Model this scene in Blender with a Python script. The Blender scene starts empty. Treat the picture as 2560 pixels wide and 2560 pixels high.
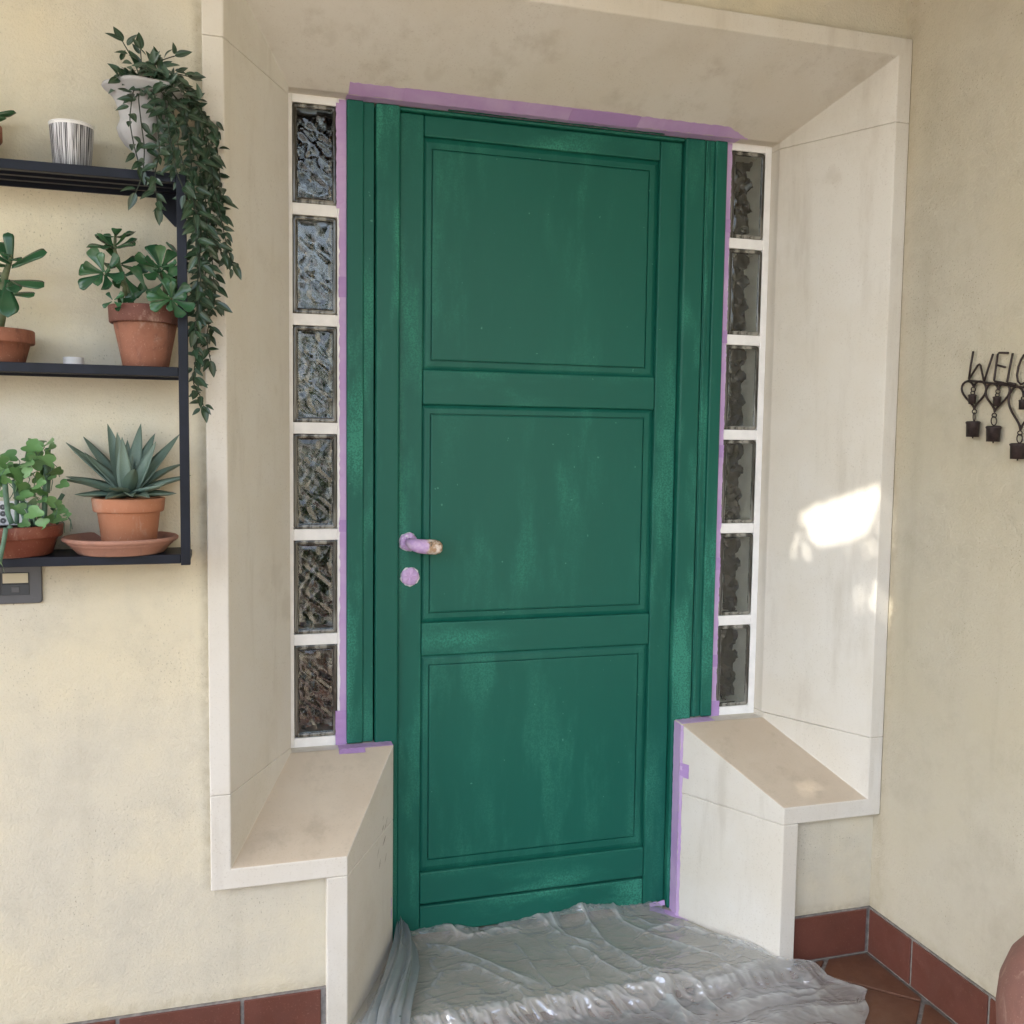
import bpy, bmesh, math, random
from mathutils import Vector, Matrix, noise
import numpy as np

R = math.radians
random.seed(11)
scene = bpy.context.scene
COL = scene.collection

# ------------------------------------------------------------------ camera
CAM_LOC = Vector((0.0981, -2.1379, 1.3425))
YAW, PITCH, ROLL, FOC = 0.2894, -0.0750, 0.0131, 2402.48     # radians, focal length in photo pixels (2560 wide)
_fw = Vector((math.sin(YAW) * math.cos(PITCH), math.cos(YAW) * math.cos(PITCH), math.sin(PITCH)))
_r0 = Vector((math.cos(YAW), -math.sin(YAW), 0)); _u0 = _r0.cross(_fw)
_rt = _r0 * math.cos(ROLL) + _u0 * math.sin(ROLL)
_up = -_r0 * math.sin(ROLL) + _u0 * math.cos(ROLL)
cam_data = bpy.data.cameras.new('camera'); cam = bpy.data.objects.new('camera', cam_data)
COL.objects.link(cam); scene.camera = cam
cam.matrix_world = Matrix.Translation(CAM_LOC) @ Matrix((_rt, _up, -_fw)).transposed().to_4x4()
cam_data.sensor_width = 36.0; cam_data.lens = FOC / 2560.0 * 36.0
cam_data.clip_start = 0.05; cam_data.clip_end = 1500.0

# ------------------------------------------------------------------ light
SUN_ELEV, SUN_PHI = R(50.0), R(78.0)          # sun from the left, kept off the door wall by the porch roof
TO_SUN = Vector((-math.sin(SUN_PHI) * math.cos(SUN_ELEV), -math.cos(SUN_PHI) * math.cos(SUN_ELEV), math.sin(SUN_ELEV)))
world = bpy.data.worlds.new('World'); scene.world = world; world.use_nodes = True
wn, wl = world.node_tree.nodes, world.node_tree.links
wn.clear()
sky = wn.new('ShaderNodeTexSky'); sky.sky_type = 'NISHITA'; sky.sun_disc = False
sky.sun_elevation = SUN_ELEV; sky.sun_rotation = math.pi + SUN_PHI; sky.dust_density = 3.0; sky.air_density = 1.0
hsv = wn.new('ShaderNodeHueSaturation'); hsv.inputs['Saturation'].default_value = 0.72
bg = wn.new('ShaderNodeBackground'); bg.inputs['Strength'].default_value = 0.15
wo = wn.new('ShaderNodeOutputWorld')
wl.new(sky.outputs[0], hsv.inputs['Color']); wl.new(hsv.outputs[0], bg.inputs['Color']); wl.new(bg.outputs[0], wo.inputs['Surface'])
sd = bpy.data.lights.new('sun', 'SUN'); sd.energy = 2.4; sd.angle = R(0.6); sd.color = (1.0, 0.95, 0.87)
sun = bpy.data.objects.new('sun', sd); COL.objects.link(sun)
sun.rotation_euler = TO_SUN.to_track_quat('Z', 'Y').to_euler(); sun.location = TO_SUN * 30

scene.view_settings.view_transform = 'Standard'
scene.view_settings.look = 'None'
scene.view_settings.exposure = 2.43
scene.view_settings.gamma = 1.0
scene.render.engine = 'CYCLES'
scene.cycles.use_denoising = True
scene.cycles.max_bounces = 10; scene.cycles.diffuse_bounces = 5; scene.cycles.glossy_bounces = 5
scene.cycles.transmission_bounces = 8; scene.cycles.transparent_max_bounces = 12
scene.cycles.sample_clamp_indirect = 6.0
scene.cycles.caustics_reflective = False; scene.cycles.caustics_refractive = True

# ------------------------------------------------------------------ helpers
def at(u, v, x=None, y=None, z=None):
    """photo pixel -> world point on the plane x=, y= or z= (only used to measure positions)."""
    q = _fw + _rt * ((u - 1280) / FOC) - _up * ((v - 1280) / FOC)
    if y is not None: t = (y - CAM_LOC.y) / q.y
    elif x is not None: t = (x - CAM_LOC.x) / q.x
    else: t = (z - CAM_LOC.z) / q.z
    return CAM_LOC + q * t

class MB:
    def __init__(s): s.v, s.f, s.sm = [], [], []
    def add(s, verts, faces, smooth=False):
        n = len(s.v); s.v += [tuple(p) for p in verts]
        for f in faces: s.f.append(tuple(i + n for i in f)); s.sm.append(smooth)
        return s
    def box(s, x0, x1, y0, y1, z0, z1):
        return s.add([(x0,y0,z0),(x1,y0,z0),(x1,y1,z0),(x0,y1,z0),(x0,y0,z1),(x1,y0,z1),(x1,y1,z1),(x0,y1,z1)],
              [(0,3,2,1),(4,5,6,7),(0,1,5,4),(1,2,6,5),(2,3,7,6),(3,0,4,7)])
    def loft(s, loops, cap=True, smooth=False, closed=True):
        n = len(loops[0]); vs = [p for L in loops for p in L]; fs = []
        for k in range(len(loops) - 1):
            for i in range(n if closed else n - 1):
                j = (i + 1) % n
                fs.append((k*n+i, k*n+j, (k+1)*n+j, (k+1)*n+i))
        m = len(s.f)
        s.add(vs, fs, smooth)
        if cap and closed:
            b = len(s.v) - len(vs)
            s.f.append(tuple(b + i for i in reversed(range(n)))); s.sm.append(False)
            s.f.append(tuple(b + (len(loops)-1)*n + i for i in range(n))); s.sm.append(False)
        return s
    def lathe(s, prof, c=(0,0,0), seg=40, cap=True):
        loops = []
        for r, z in prof:
            loops.append([(c[0]+r*math.cos(2*math.pi*i/seg), c[1]+r*math.sin(2*math.pi*i/seg), c[2]+z) for i in range(seg)])
        return s.loft(loops, cap=cap, smooth=True)
    def tube(s, pts, rad, seg=8, cap=True):
        pts = [Vector(p) for p in pts]
        rads = rad if isinstance(rad, (list, tuple)) else [rad]*len(pts)
        loops = []; prev = None
        for i, p in enumerate(pts):
            a = pts[max(i-1,0)]; b = pts[min(i+1,len(pts)-1)]
            d = (b-a).normalized() if (b-a).length > 1e-9 else Vector((0,0,1))
            if prev is None:
                n = d.orthogonal().normalized()
            else:
                n = (prev - d*prev.dot(d))
                n = n.normalized() if n.length > 1e-6 else d.orthogonal().normalized()
            prev = n; bn = d.cross(n)
            loops.append([tuple(p + (n*math.cos(2*math.pi*k/seg) + bn*math.sin(2*math.pi*k/seg))*rads[i]) for k in range(seg)])
        return s.loft(loops, cap=cap, smooth=True)
    def mesh(s, name):
        me = bpy.data.meshes.new(name); me.from_pydata(s.v, [], s.f)
        me.polygons.foreach_set('use_smooth', s.sm); me.update()
        bm = bmesh.new(); bm.from_mesh(me); bmesh.ops.recalc_face_normals(bm, faces=bm.faces); bm.to_mesh(me); bm.free()
        return me
    def build(s, name, mat, parent=None, bevel=0, seg=2):
        o = bpy.data.objects.new(name, s.mesh(name)); COL.objects.link(o)
        if mat: o.data.materials.append(mat)
        if parent is not None: o.parent = parent; o.matrix_parent_inverse = parent.matrix_world.inverted() if False else Matrix.Translation(-parent.location)
        if bevel:
            m = o.modifiers.new('bevel', 'BEVEL'); m.width = bevel; m.segments = seg; m.limit_method = 'ANGLE'; m.angle_limit = R(25)
            m.harden_normals = False
        return o

def link(o, parent=None):
    COL.objects.link(o)
    if parent is not None: o.parent = parent; o.matrix_parent_inverse = Matrix.Translation(-parent.location)
    return o
def thing(name, label, cat, loc=(0,0,0), group=None):
    o = bpy.data.objects.new(name, None); o.empty_display_size = 0.05; o.location = loc; COL.objects.link(o)
    return tag(o, label, cat, group)
def tag(o, label, cat, group=None):
    o['label'] = label; o['category'] = cat
    if group: o['group'] = group
    return o
def struct(o): o['kind'] = 'structure'; return o
def place(name, me, mat_world, parent=None):
    o = bpy.data.objects.new(name, me); link(o, parent)
    if parent is not None: o.matrix_parent_inverse = Matrix.Identity(4); o.matrix_basis = Matrix.Translation(-parent.location) @ mat_world
    else: o.matrix_basis = mat_world
    return o
def frame_mat(pos, d, nrm, sc=1.0, sy=None, sz=None):
    d = Vector(d).normalized(); n = Vector(nrm); n = n - d*n.dot(d)
    n = n.normalized() if n.length > 1e-5 else d.orthogonal().normalized()
    b = n.cross(d)
    M = Matrix((d*sc, b*(sy if sy else sc), n*(sz if sz else sc))).transposed().to_4x4()
    return Matrix.Translation(pos) @ M

# ------------------------------------------------------------------ materials
class M:
    def __init__(s, name, rough=0.6, spec=0.5):
        s.m = bpy.data.materials.new(name); s.m.use_nodes = True
        s.nt = s.m.node_tree; s.n = s.nt.nodes; s.l = s.nt.links
        s.p = s.n['Principled BSDF']; s.out = s.n['Material Output']
        s.p.inputs['Roughness'].default_value = rough
        s.p.inputs['Specular IOR Level'].default_value = spec
        s.tc = s.n.new('ShaderNodeTexCoord')
    def setin(s, node, k, v):
        if hasattr(v, 'is_output') or isinstance(v, bpy.types.NodeSocket): s.l.new(v, node.inputs[k])
        else: node.inputs[k].default_value = v
    def coord(s, scale=(1,1,1), kind='Object', rot=(0,0,0)):
        mp = s.n.new('ShaderNodeMapping'); mp.inputs['Scale'].default_value = scale; mp.inputs['Rotation'].default_value = rot
        s.l.new(s.tc.outputs[kind], mp.inputs['Vector']); return mp.outputs[0]
    def noise(s, vec, scale, detail=4, rough=0.55, dist=0.0):
        t = s.n.new('ShaderNodeTexNoise'); t.inputs['Scale'].default_value = scale; t.inputs['Detail'].default_value = detail
        t.inputs['Roughness'].default_value = rough; t.inputs['Distortion'].default_value = dist
        s.l.new(vec, t.inputs['Vector']); return t.outputs['Fac']
    def voro(s, vec, scale, feature='F1'):
        t = s.n.new('ShaderNodeTexVoronoi'); t.feature = feature; t.inputs['Scale'].default_value = scale
        s.l.new(vec, t.inputs['Vector']); return t.outputs['Distance']
    def ramp(s, fac, p0, p1, a=0.0, b=1.0):
        t = s.n.new('ShaderNodeMapRange'); t.inputs['From Min'].default_value = p0; t.inputs['From Max'].default_value = p1
        t.inputs['To Min'].default_value = a; t.inputs['To Max'].default_value = b; t.interpolation_type = 'SMOOTHSTEP'
        s.l.new(fac, t.inputs['Value']); return t.outputs[0]
    def math(s, op, a, b=0.0):
        t = s.n.new('ShaderNodeMath'); t.operation = op; s.setin(t, 0, a); s.setin(t, 1, b); return t.outputs[0]
    def mix(s, fac, a, b, mode='MIX'):
        t = s.n.new('ShaderNodeMix'); t.data_type = 'RGBA'; t.blend_type = mode
        s.setin(t, 0, fac)
        for k, v in ((6, a), (7, b)):
            if isinstance(v, bpy.types.NodeSocket): s.l.new(v, t.inputs[k])
            else: t.inputs[k].default_value = tuple(v) + (1,) if len(v) == 3 else v
        return t.outputs[2]
    def color(s, c):
        if isinstance(c, bpy.types.NodeSocket): s.l.new(c, s.p.inputs['Base Color'])
        else: s.p.inputs['Base Color'].default_value = tuple(c) + (1,)
        return s
    def bump(s, h, strength=0.3, dist=0.002):
        b = s.n.new('ShaderNodeBump'); b.inputs['Strength'].default_value = strength; b.inputs['Distance'].default_value = dist
        s.l.new(h, b.inputs['Height']); s.l.new(b.outputs[0], s.p.inputs['Normal']); return s
    def rnd(s):
        t = s.n.new('ShaderNodeObjectInfo'); return t.outputs['Random']
    def sep(s, vec):
        t = s.n.new('ShaderNodeSeparateXYZ'); s.l.new(vec, t.inputs[0]); return t.outputs

def plaster(name, c_yellow, c_pale, c_dirt, grime=None):
    m = M(name, 0.92, 0.15)
    v = m.coord()
    big = m.ramp(m.noise(v, 1.6, 5, 0.6), 0.35, 0.66)
    col = m.mix(big, c_yellow, c_pale)
    # less yellow lower down, broken up by noise
    z = m.sep(v)[2]
    low_mix = m.math('MULTIPLY', m.ramp(z, 1.25, 0.15), m.ramp(m.noise(v, 3.2, 4), 0.25, 0.6))
    col = m.mix(m.math('MULTIPLY', low_mix, 0.55), col, c_pale)
    med = m.ramp(m.noise(v, 6.5, 7, 0.72), 0.44, 0.72)
    col = m.mix(m.math('MULTIPLY', med, 0.40), col, c_dirt)
    streak = m.ramp(m.noise(m.coord((14, 14, 1.2)), 1.0, 4, 0.6), 0.55, 0.8)
    col = m.mix(m.math('MULTIPLY', streak, 0.25), col, c_dirt)
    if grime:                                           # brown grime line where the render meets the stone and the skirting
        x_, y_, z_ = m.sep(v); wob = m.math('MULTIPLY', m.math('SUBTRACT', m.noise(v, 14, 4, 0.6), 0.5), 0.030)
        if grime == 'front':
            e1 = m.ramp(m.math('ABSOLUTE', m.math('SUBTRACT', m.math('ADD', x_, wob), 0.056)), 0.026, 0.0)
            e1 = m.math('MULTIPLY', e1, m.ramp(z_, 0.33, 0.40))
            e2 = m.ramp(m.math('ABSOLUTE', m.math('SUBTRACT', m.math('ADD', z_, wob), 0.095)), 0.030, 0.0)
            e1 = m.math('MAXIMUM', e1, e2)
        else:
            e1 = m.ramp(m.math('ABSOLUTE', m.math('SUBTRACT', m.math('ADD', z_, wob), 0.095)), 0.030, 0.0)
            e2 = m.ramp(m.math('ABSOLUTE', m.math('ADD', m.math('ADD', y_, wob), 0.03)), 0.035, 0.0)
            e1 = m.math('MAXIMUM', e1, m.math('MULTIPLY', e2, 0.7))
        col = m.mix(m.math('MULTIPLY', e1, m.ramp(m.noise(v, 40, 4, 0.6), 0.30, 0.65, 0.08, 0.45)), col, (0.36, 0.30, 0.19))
    sp = m.ramp(m.noise(m.coord((1, 1, 0.75)), 240, 2, 0.5), 0.625, 0.70)
    pat = m.ramp(m.noise(v, 4.2, 5, 0.6), 0.42, 0.66)
    col = m.mix(m.math('MULTIPLY', m.math('MULTIPLY', sp, pat), 0.75), col, (0.25, 0.22, 0.15))
    pits = m.ramp(m.voro(v, 60), 0.09, 0.05)
    keep = m.ramp(m.noise(v, 17, 2), 0.66, 0.70)
    col = m.mix(m.math('MULTIPLY', m.math('MULTIPLY', pits, keep), 0.65), col, (0.10, 0.09, 0.06))
    m.color(col)
    h = m.math('ADD', m.math('MULTIPLY', m.noise(v, 150, 4, 0.7), 1.6), m.math('MULTIPLY', m.noise(v, 30, 3), 1.2))
    m.bump(h, 0.45, 0.004)
    return m.m
def stone(name, base, warm, dark):
    m = M(name, 0.8, 0.25); v = m.coord()
    col = m.mix(m.ramp(m.noise(v, 2.2, 5, 0.6), 0.35, 0.68), base, warm)
    st = m.ramp(m.noise(m.coord((9, 9, 1.5)), 1.3, 5, 0.65), 0.50, 0.74)
    col = m.mix(m.math('MULTIPLY', st, 0.42), col, dark)
    sp = m.ramp(m.noise(v, 210, 3, 0.6), 0.56, 0.72)
    col = m.mix(m.math('MULTIPLY', m.math('MULTIPLY', sp, m.ramp(m.noise(v, 6, 4, 0.6), 0.35, 0.65, 0.3, 1.0)), 0.36), col, (0.36, 0.31, 0.24))
    gr_ = m.ramp(m.noise(v, 5, 6, 0.7), 0.5, 0.72)
    col = m.mix(m.math('MULTIPLY', gr_, 0.20), col, dark)
    pit = m.math('MULTIPLY', m.ramp(m.voro(v, 48), 0.06, 0.035), m.ramp(m.noise(v, 13, 2), 0.56, 0.62))
    col = m.mix(m.math('MULTIPLY', pit, 0.6), col, (0.16, 0.13, 0.10))
    blot = m.ramp(m.noise(v, 7, 3, 0.5), 0.68, 0.76)
    col = m.mix(m.math('MULTIPLY', blot, 0.25), col, dark)
    # fine hand-trowelled scratches
    sc = m.ramp(m.noise(m.coord((30, 30, 220)), 1.0, 3, 0.6, 1.5), 0.66, 0.72)
    col = m.mix(m.math('MULTIPLY', sc, 0.12), col, dark)
    m.color(col)
    m.bump(m.math('ADD', m.noise(v, 240, 3), m.math('MULTIPLY', m.noise(v, 16, 3), 1.2)), 0.12, 0.002)
    return m.m
def green_paint(name, seed=0.0, horiz=False, patch=1.0):
    m = M(name, 0.45, 0.28)
    v0 = m.coord()
    ofs = m.n.new('ShaderNodeVectorMath'); ofs.operation = 'ADD'
    m.l.new(v0, ofs.inputs[0])
    cmb = m.n.new('ShaderNodeCombineXYZ'); m.l.new(m.math('MULTIPLY', m.rnd(), 37.0), cmb.inputs[0]); m.l.new(m.math('MULTIPLY', m.rnd(), 91.0), cmb.inputs[2])
    m.l.new(cmb.outputs[0], ofs.inputs[1]); v = ofs.outputs[0]
    def sc(vec, s):
        mp = m.n.new('ShaderNodeMapping'); mp.inputs['Scale'].default_value = s; m.l.new(vec, mp.inputs['Vector']); return mp.outputs[0]
    base = m.mix(m.noise(sc(v, (6, 6, 1.5)), 1.0, 4), (0.0062, 0.099, 0.071), (0.0090, 0.121, 0.087))
    s = (2.6, 6, 9) if horiz else (11, 6, 2.4)
    p1 = m.ramp(m.noise(sc(v, s), 1.0, 5, 0.62), 0.44, 0.68)
    s2 = (1.4, 3, 4.0) if horiz else (4.5, 3, 1.6)
    p2 = m.ramp(m.noise(sc(v, s2), 1.0, 3, 0.5), 0.38, 0.62)
    grain = m.ramp(m.noise(v, 230, 3, 0.7), 0.40, 0.60, 0.25, 1.0)
    mask = m.math('MULTIPLY', m.math('MULTIPLY', m.math('MULTIPLY', p1, p2), grain), 0.85 * patch)
    mask = m.math('MINIMUM', mask, 0.9)
    col = m.mix(mask, base, (0.045, 0.262, 0.180))
    s3 = (14, 40, 260) if horiz else (260, 40, 14)
    br = m.ramp(m.noise(sc(v, s3), 1.0, 3, 0.6), 0.60, 0.78)
    col = m.mix(m.math('MULTIPLY', br, 0.10), col, (0.05, 0.23, 0.16))
    speck = m.ramp(m.noise(v, 95, 1, 0.3), 0.80, 0.83)
    col = m.mix(m.math('MULTIPLY', speck, 0.4), col, (0.16, 0.42, 0.32))
    m.color(col)
    m.l.new(m.ramp(mask, 0.0, 0.6, 0.44, 0.64), m.p.inputs['Roughness'])
    s4 = (3, 40, 300) if horiz else (300, 40, 3)
    m.bump(m.math('ADD', m.noise(sc(v, s4), 1.0, 2), m.noise(v, 500, 2)), 0.12, 0.0006)
    return m.m
def terracotta(name, c1, c2, stain, amount=0.5, glossy=0.75):
    m = M(name, glossy, 0.3); v = m.coord()
    col = m.mix(m.ramp(m.noise(v, 14, 5, 0.65), 0.35, 0.7), c1, c2)
    st = m.ramp(m.noise(m.coord((1, 1, 0.45)), 26, 5, 0.65, 0.6), 0.50, 0.70)
    col = m.mix(m.math('MULTIPLY', st, amount), col, stain)
    lime = m.ramp(m.noise(m.coord((1, 1, 0.6)), 19, 6, 0.7, 0.5), 0.57, 0.72)
    col = m.mix(m.math('MULTIPLY', lime, 0.40), col, (0.52, 0.38, 0.30))
    sp = m.ramp(m.noise(v, 300, 2), 0.64, 0.72)
    col = m.mix(m.math('MULTIPLY', sp, 0.35), col, (0.55, 0.38, 0.28))
    m.color(col); m.bump(m.noise(v, 150, 4), 0.15, 0.001)
    return m.m
def simple(name, c, rough=0.6, spec=0.5, metal=0.0, var=0.0, scale=40, bump=0.0, bscale=200):
    m = M(name, rough, spec); v = m.coord(); m.p.inputs['Metallic'].default_value = metal
    if var:
        lo = tuple(x * (1 - var) for x in c); hi = tuple(min(1, x * (1 + var)) for x in c)
        m.color(m.mix(m.ramp(m.noise(v, scale, 5, 0.6), 0.3, 0.7), lo, hi))
    else: m.color(c)
    if bump: m.bump(m.noise(v, bscale, 3), bump, 0.001)
    return m.m

MAT = {}
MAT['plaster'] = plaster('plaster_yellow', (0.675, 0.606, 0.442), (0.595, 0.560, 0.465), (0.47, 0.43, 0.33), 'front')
MAT['plaster_side_shaded'] = plaster('plaster_side_shaded', (0.52, 0.470, 0.352), (0.54, 0.500, 0.405), (0.39, 0.35, 0.26), 'side')  # darker than the front plaster: the side wall's shade is in the colour
MAT['stone'] = stone('pale_stone', (0.675, 0.650, 0.590), (0.635, 0.595, 0.510), (0.45, 0.405, 0.33))
MAT['stone_dirty'] = stone('worn_sill_stone', (0.58, 0.50, 0.395), (0.51, 0.42, 0.315), (0.33, 0.27, 0.20))
MAT['slab'] = stone('threshold_stone', (0.43, 0.40, 0.335), (0.39, 0.35, 0.275), (0.27, 0.24, 0.19))
MAT['green_v'] = green_paint('green_paint_vertical', patch=1.2)
MAT['green_frame'] = green_paint('green_paint_frame', patch=1.9)
MAT['green_h'] = green_paint('green_paint_rail', horiz=True, patch=1.3)
MAT['green_panel'] = green_paint('green_paint_panel', patch=0.6)
MAT['grout_white'] = simple('white_grout', (0.87, 0.865, 0.845), 0.6, 0.4, var=0.05, scale=25, bump=0.06)
MAT['grout'] = simple('grey_grout', (0.22, 0.205, 0.19), 0.9, 0.2, var=0.25, scale=60, bump=0.3)
MAT['black_metal'] = simple('black_powder_coat', (0.0085, 0.0105, 0.0180), 0.45, 0.22, var=0.25, scale=15, bump=0.05, bscale=400)
MAT['soil'] = simple('soil', (0.022, 0.016, 0.011), 0.95, 0.1, var=0.5, scale=90, bump=0.8, bscale=120)
MAT['iron'] = simple('brown_iron', (0.030, 0.020, 0.018), 0.55, 0.4, metal=0.2, var=0.4, scale=80, bump=0.2, bscale=250)
MAT['hall'] = simple('hall_wall', (0.10, 0.065, 0.045), 0.8, 0.2)
MAT['ceiling'] = simple('porch_ceiling', (0.74, 0.71, 0.65), 0.9, 0.1, var=0.08, scale=3)
MAT['scuff'] = simple('grey_scuff', (0.30, 0.265, 0.215), 0.9, 0.1, var=0.25, scale=120)
MAT['wood'] = simple('brown_beam', (0.055, 0.032, 0.02), 0.6, 0.3, var=0.3, scale=8)
MAT['leaf_hedge'] = simple('hedge_leaf', (0.045, 0.085, 0.022), 0.5, 0.4, var=0.5, scale=3)
MAT['bark'] = simple('bark', (0.07, 0.05, 0.035), 0.9, 0.1, var=0.4, scale=20, bump=0.5)
MAT['bounce_ground'] = simple('pale_bounce_ground', (0.34, 0.32, 0.29), 0.9, 0.1, var=0.2, scale=3)  # unseen ground, made pale to bounce light up to the lintel
MAT['cavity'] = simple('glass_block_side', (0.72, 0.71, 0.66), 0.35, 0.5, var=0.08, scale=20)  # pale copy that makes the right blocks' inner walls look lit
MAT['cavity_dark'] = simple('glass_block_side_shaded', (0.10, 0.105, 0.115), 0.35, 0.5, var=0.15, scale=20)  # dark copy for the left blocks, shade put into the colour
MAT['aluminium'] = simple('aluminium_cup', (0.86, 0.86, 0.87), 0.35, 0.6, metal=0.10)
MAT['wax'] = simple('wax', (0.80, 0.78, 0.74), 0.4, 0.5)

def tile_mat(name, c1, c2, c3):
    m = M(name, 0.42, 0.4); v = m.coord()
    col = m.mix(m.rnd(), c1, c2)
    col = m.mix(m.math('MULTIPLY', m.ramp(m.noise(v, 9, 5, 0.6), 0.35, 0.7), 0.55), col, c3)
    col = m.mix(m.math('MULTIPLY', m.ramp(m.noise(v, 260, 2), 0.6, 0.75), 0.35), col, (0.28, 0.17, 0.12))
    m.color(col); m.bump(m.noise(v, 120, 4), 0.10, 0.001)
    m.l.new(m.ramp(m.noise(v, 30, 4), 0.3, 0.7, 0.36, 0.6), m.p.inputs['Roughness'])
    return m.m
MAT['tile'] = tile_mat('red_stoneware_tile', (0.155, 0.056, 0.038), (0.125, 0.045, 0.033), (0.10, 0.038, 0.026))
MAT['floor_tile'] = tile_mat('floor_stoneware_tile', (0.15, 0.068, 0.040), (0.12, 0.056, 0.034), (0.085, 0.038, 0.024))

def tape_mat():
    m = M('purple_masking_tape', 0.55, 0.35); v = m.coord()
    col = m.mix(m.ramp(m.noise(v, 11, 3), 0.35, 0.65), (0.50, 0.33, 0.60), (0.56, 0.40, 0.64))
    cr = m.ramp(m.noise(m.coord((1, 1, 1)), 70, 3, 0.6, 1.0), 0.62, 0.72)
    col = m.mix(m.math('MULTIPLY', cr, 0.25), col, (0.40, 0.24, 0.52))
    m.color(col); m.bump(m.noise(v, 90, 4, 0.6), 0.3, 0.001)
    return m.m
MAT['tape'] = tape_mat()
def tape2_mat():
    m = M('purple_tape_double', 0.55, 0.35); v = m.coord()
    m.color(m.mix(m.noise(v, 20, 3), (0.41, 0.25, 0.53), (0.47, 0.31, 0.58))); m.bump(m.noise(v, 90, 4), 0.3, 0.001)
    return m.m
MAT['tape2'] = tape2_mat()
def handle_mat():
    m = M('worn_handle', 0.5, 0.4); v = m.coord()
    x = m.sep(v)[0]
    n = m.noise(v, 70, 4, 0.6)
    worn = m.mix(m.ramp(n, 0.42, 0.6), (0.42, 0.27, 0.16), (0.75, 0.66, 0.58))
    worn = m.mix(m.ramp(m.noise(v, 110, 3), 0.58, 0.66), worn, (0.12, 0.10, 0.07))
    f = m.ramp(m.math('ADD', x, m.math('MULTIPLY', m.math('SUBTRACT', m.noise(v, 45, 3), 0.5), 0.03)), 0.583, 0.591)
    col = m.mix(f, m.mix(m.ramp(m.noise(v, 60, 3), 0.4, 0.6), (0.50, 0.33, 0.60), (0.62, 0.46, 0.66)), worn)
    m.color(col); m.bump(m.noise(v, 160, 4), 0.35, 0.002)
    return m.m
MAT['handle'] = handle_mat()
def rosette_mat():
    m = M('crinkled_tape_cover', 0.4, 0.5); v = m.coord()
    f = m.ramp(m.noise(v, 75, 4, 0.6, 0.8), 0.60, 0.68)
    m.color(m.mix(f, m.mix(m.noise(v, 40, 3), (0.46, 0.28, 0.56), (0.62, 0.45, 0.68)), (0.80, 0.76, 0.80)))
    m.bump(m.noise(v, 130, 4, 0.6, 1.0), 0.6, 0.003)
    return m.m
MAT['rosette'] = rosette_mat()
MAT['foil'] = simple('white_tape_rim', (0.72, 0.70, 0.74), 0.35, 0.5, var=0.15, scale=90, bump=0.5, bscale=150)

def glass_mat():
    m = M('block_glass', 0.02, 0.5)
    m.p.inputs['Transmission Weight'].default_value = 1.0; m.p.inputs['IOR'].default_value = 1.52
    m.color((0.86, 0.88, 0.84))
    v = m.coord()
    m.bump(m.noise(v, 45, 2, 0.4, 0.8), 0.10, 0.003)
    return m.m
MAT['glass'] = glass_mat()
def glass_rim_mat():
    m = M('block_glass_rim', 0.12, 0.6); v = m.coord()
    m.color(m.mix(m.ramp(m.noise(m.coord((60, 60, 4)), 1.0, 4, 0.6, 1.0), 0.40, 0.62), (0.045, 0.043, 0.035), (0.30, 0.29, 0.25)))
    m.bump(m.noise(v, 60, 3), 0.3, 0.002)
    return m.m
MAT['glass_rim'] = glass_rim_mat()
def glass_back_mat():  # opaque; the darkness of the unlit hall is put into the colour
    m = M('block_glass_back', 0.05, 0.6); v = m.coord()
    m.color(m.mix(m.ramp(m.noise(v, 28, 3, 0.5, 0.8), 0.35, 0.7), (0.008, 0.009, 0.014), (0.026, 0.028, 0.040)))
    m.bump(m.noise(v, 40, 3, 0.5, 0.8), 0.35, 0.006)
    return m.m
MAT['glass_back'] = glass_back_mat()

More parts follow.
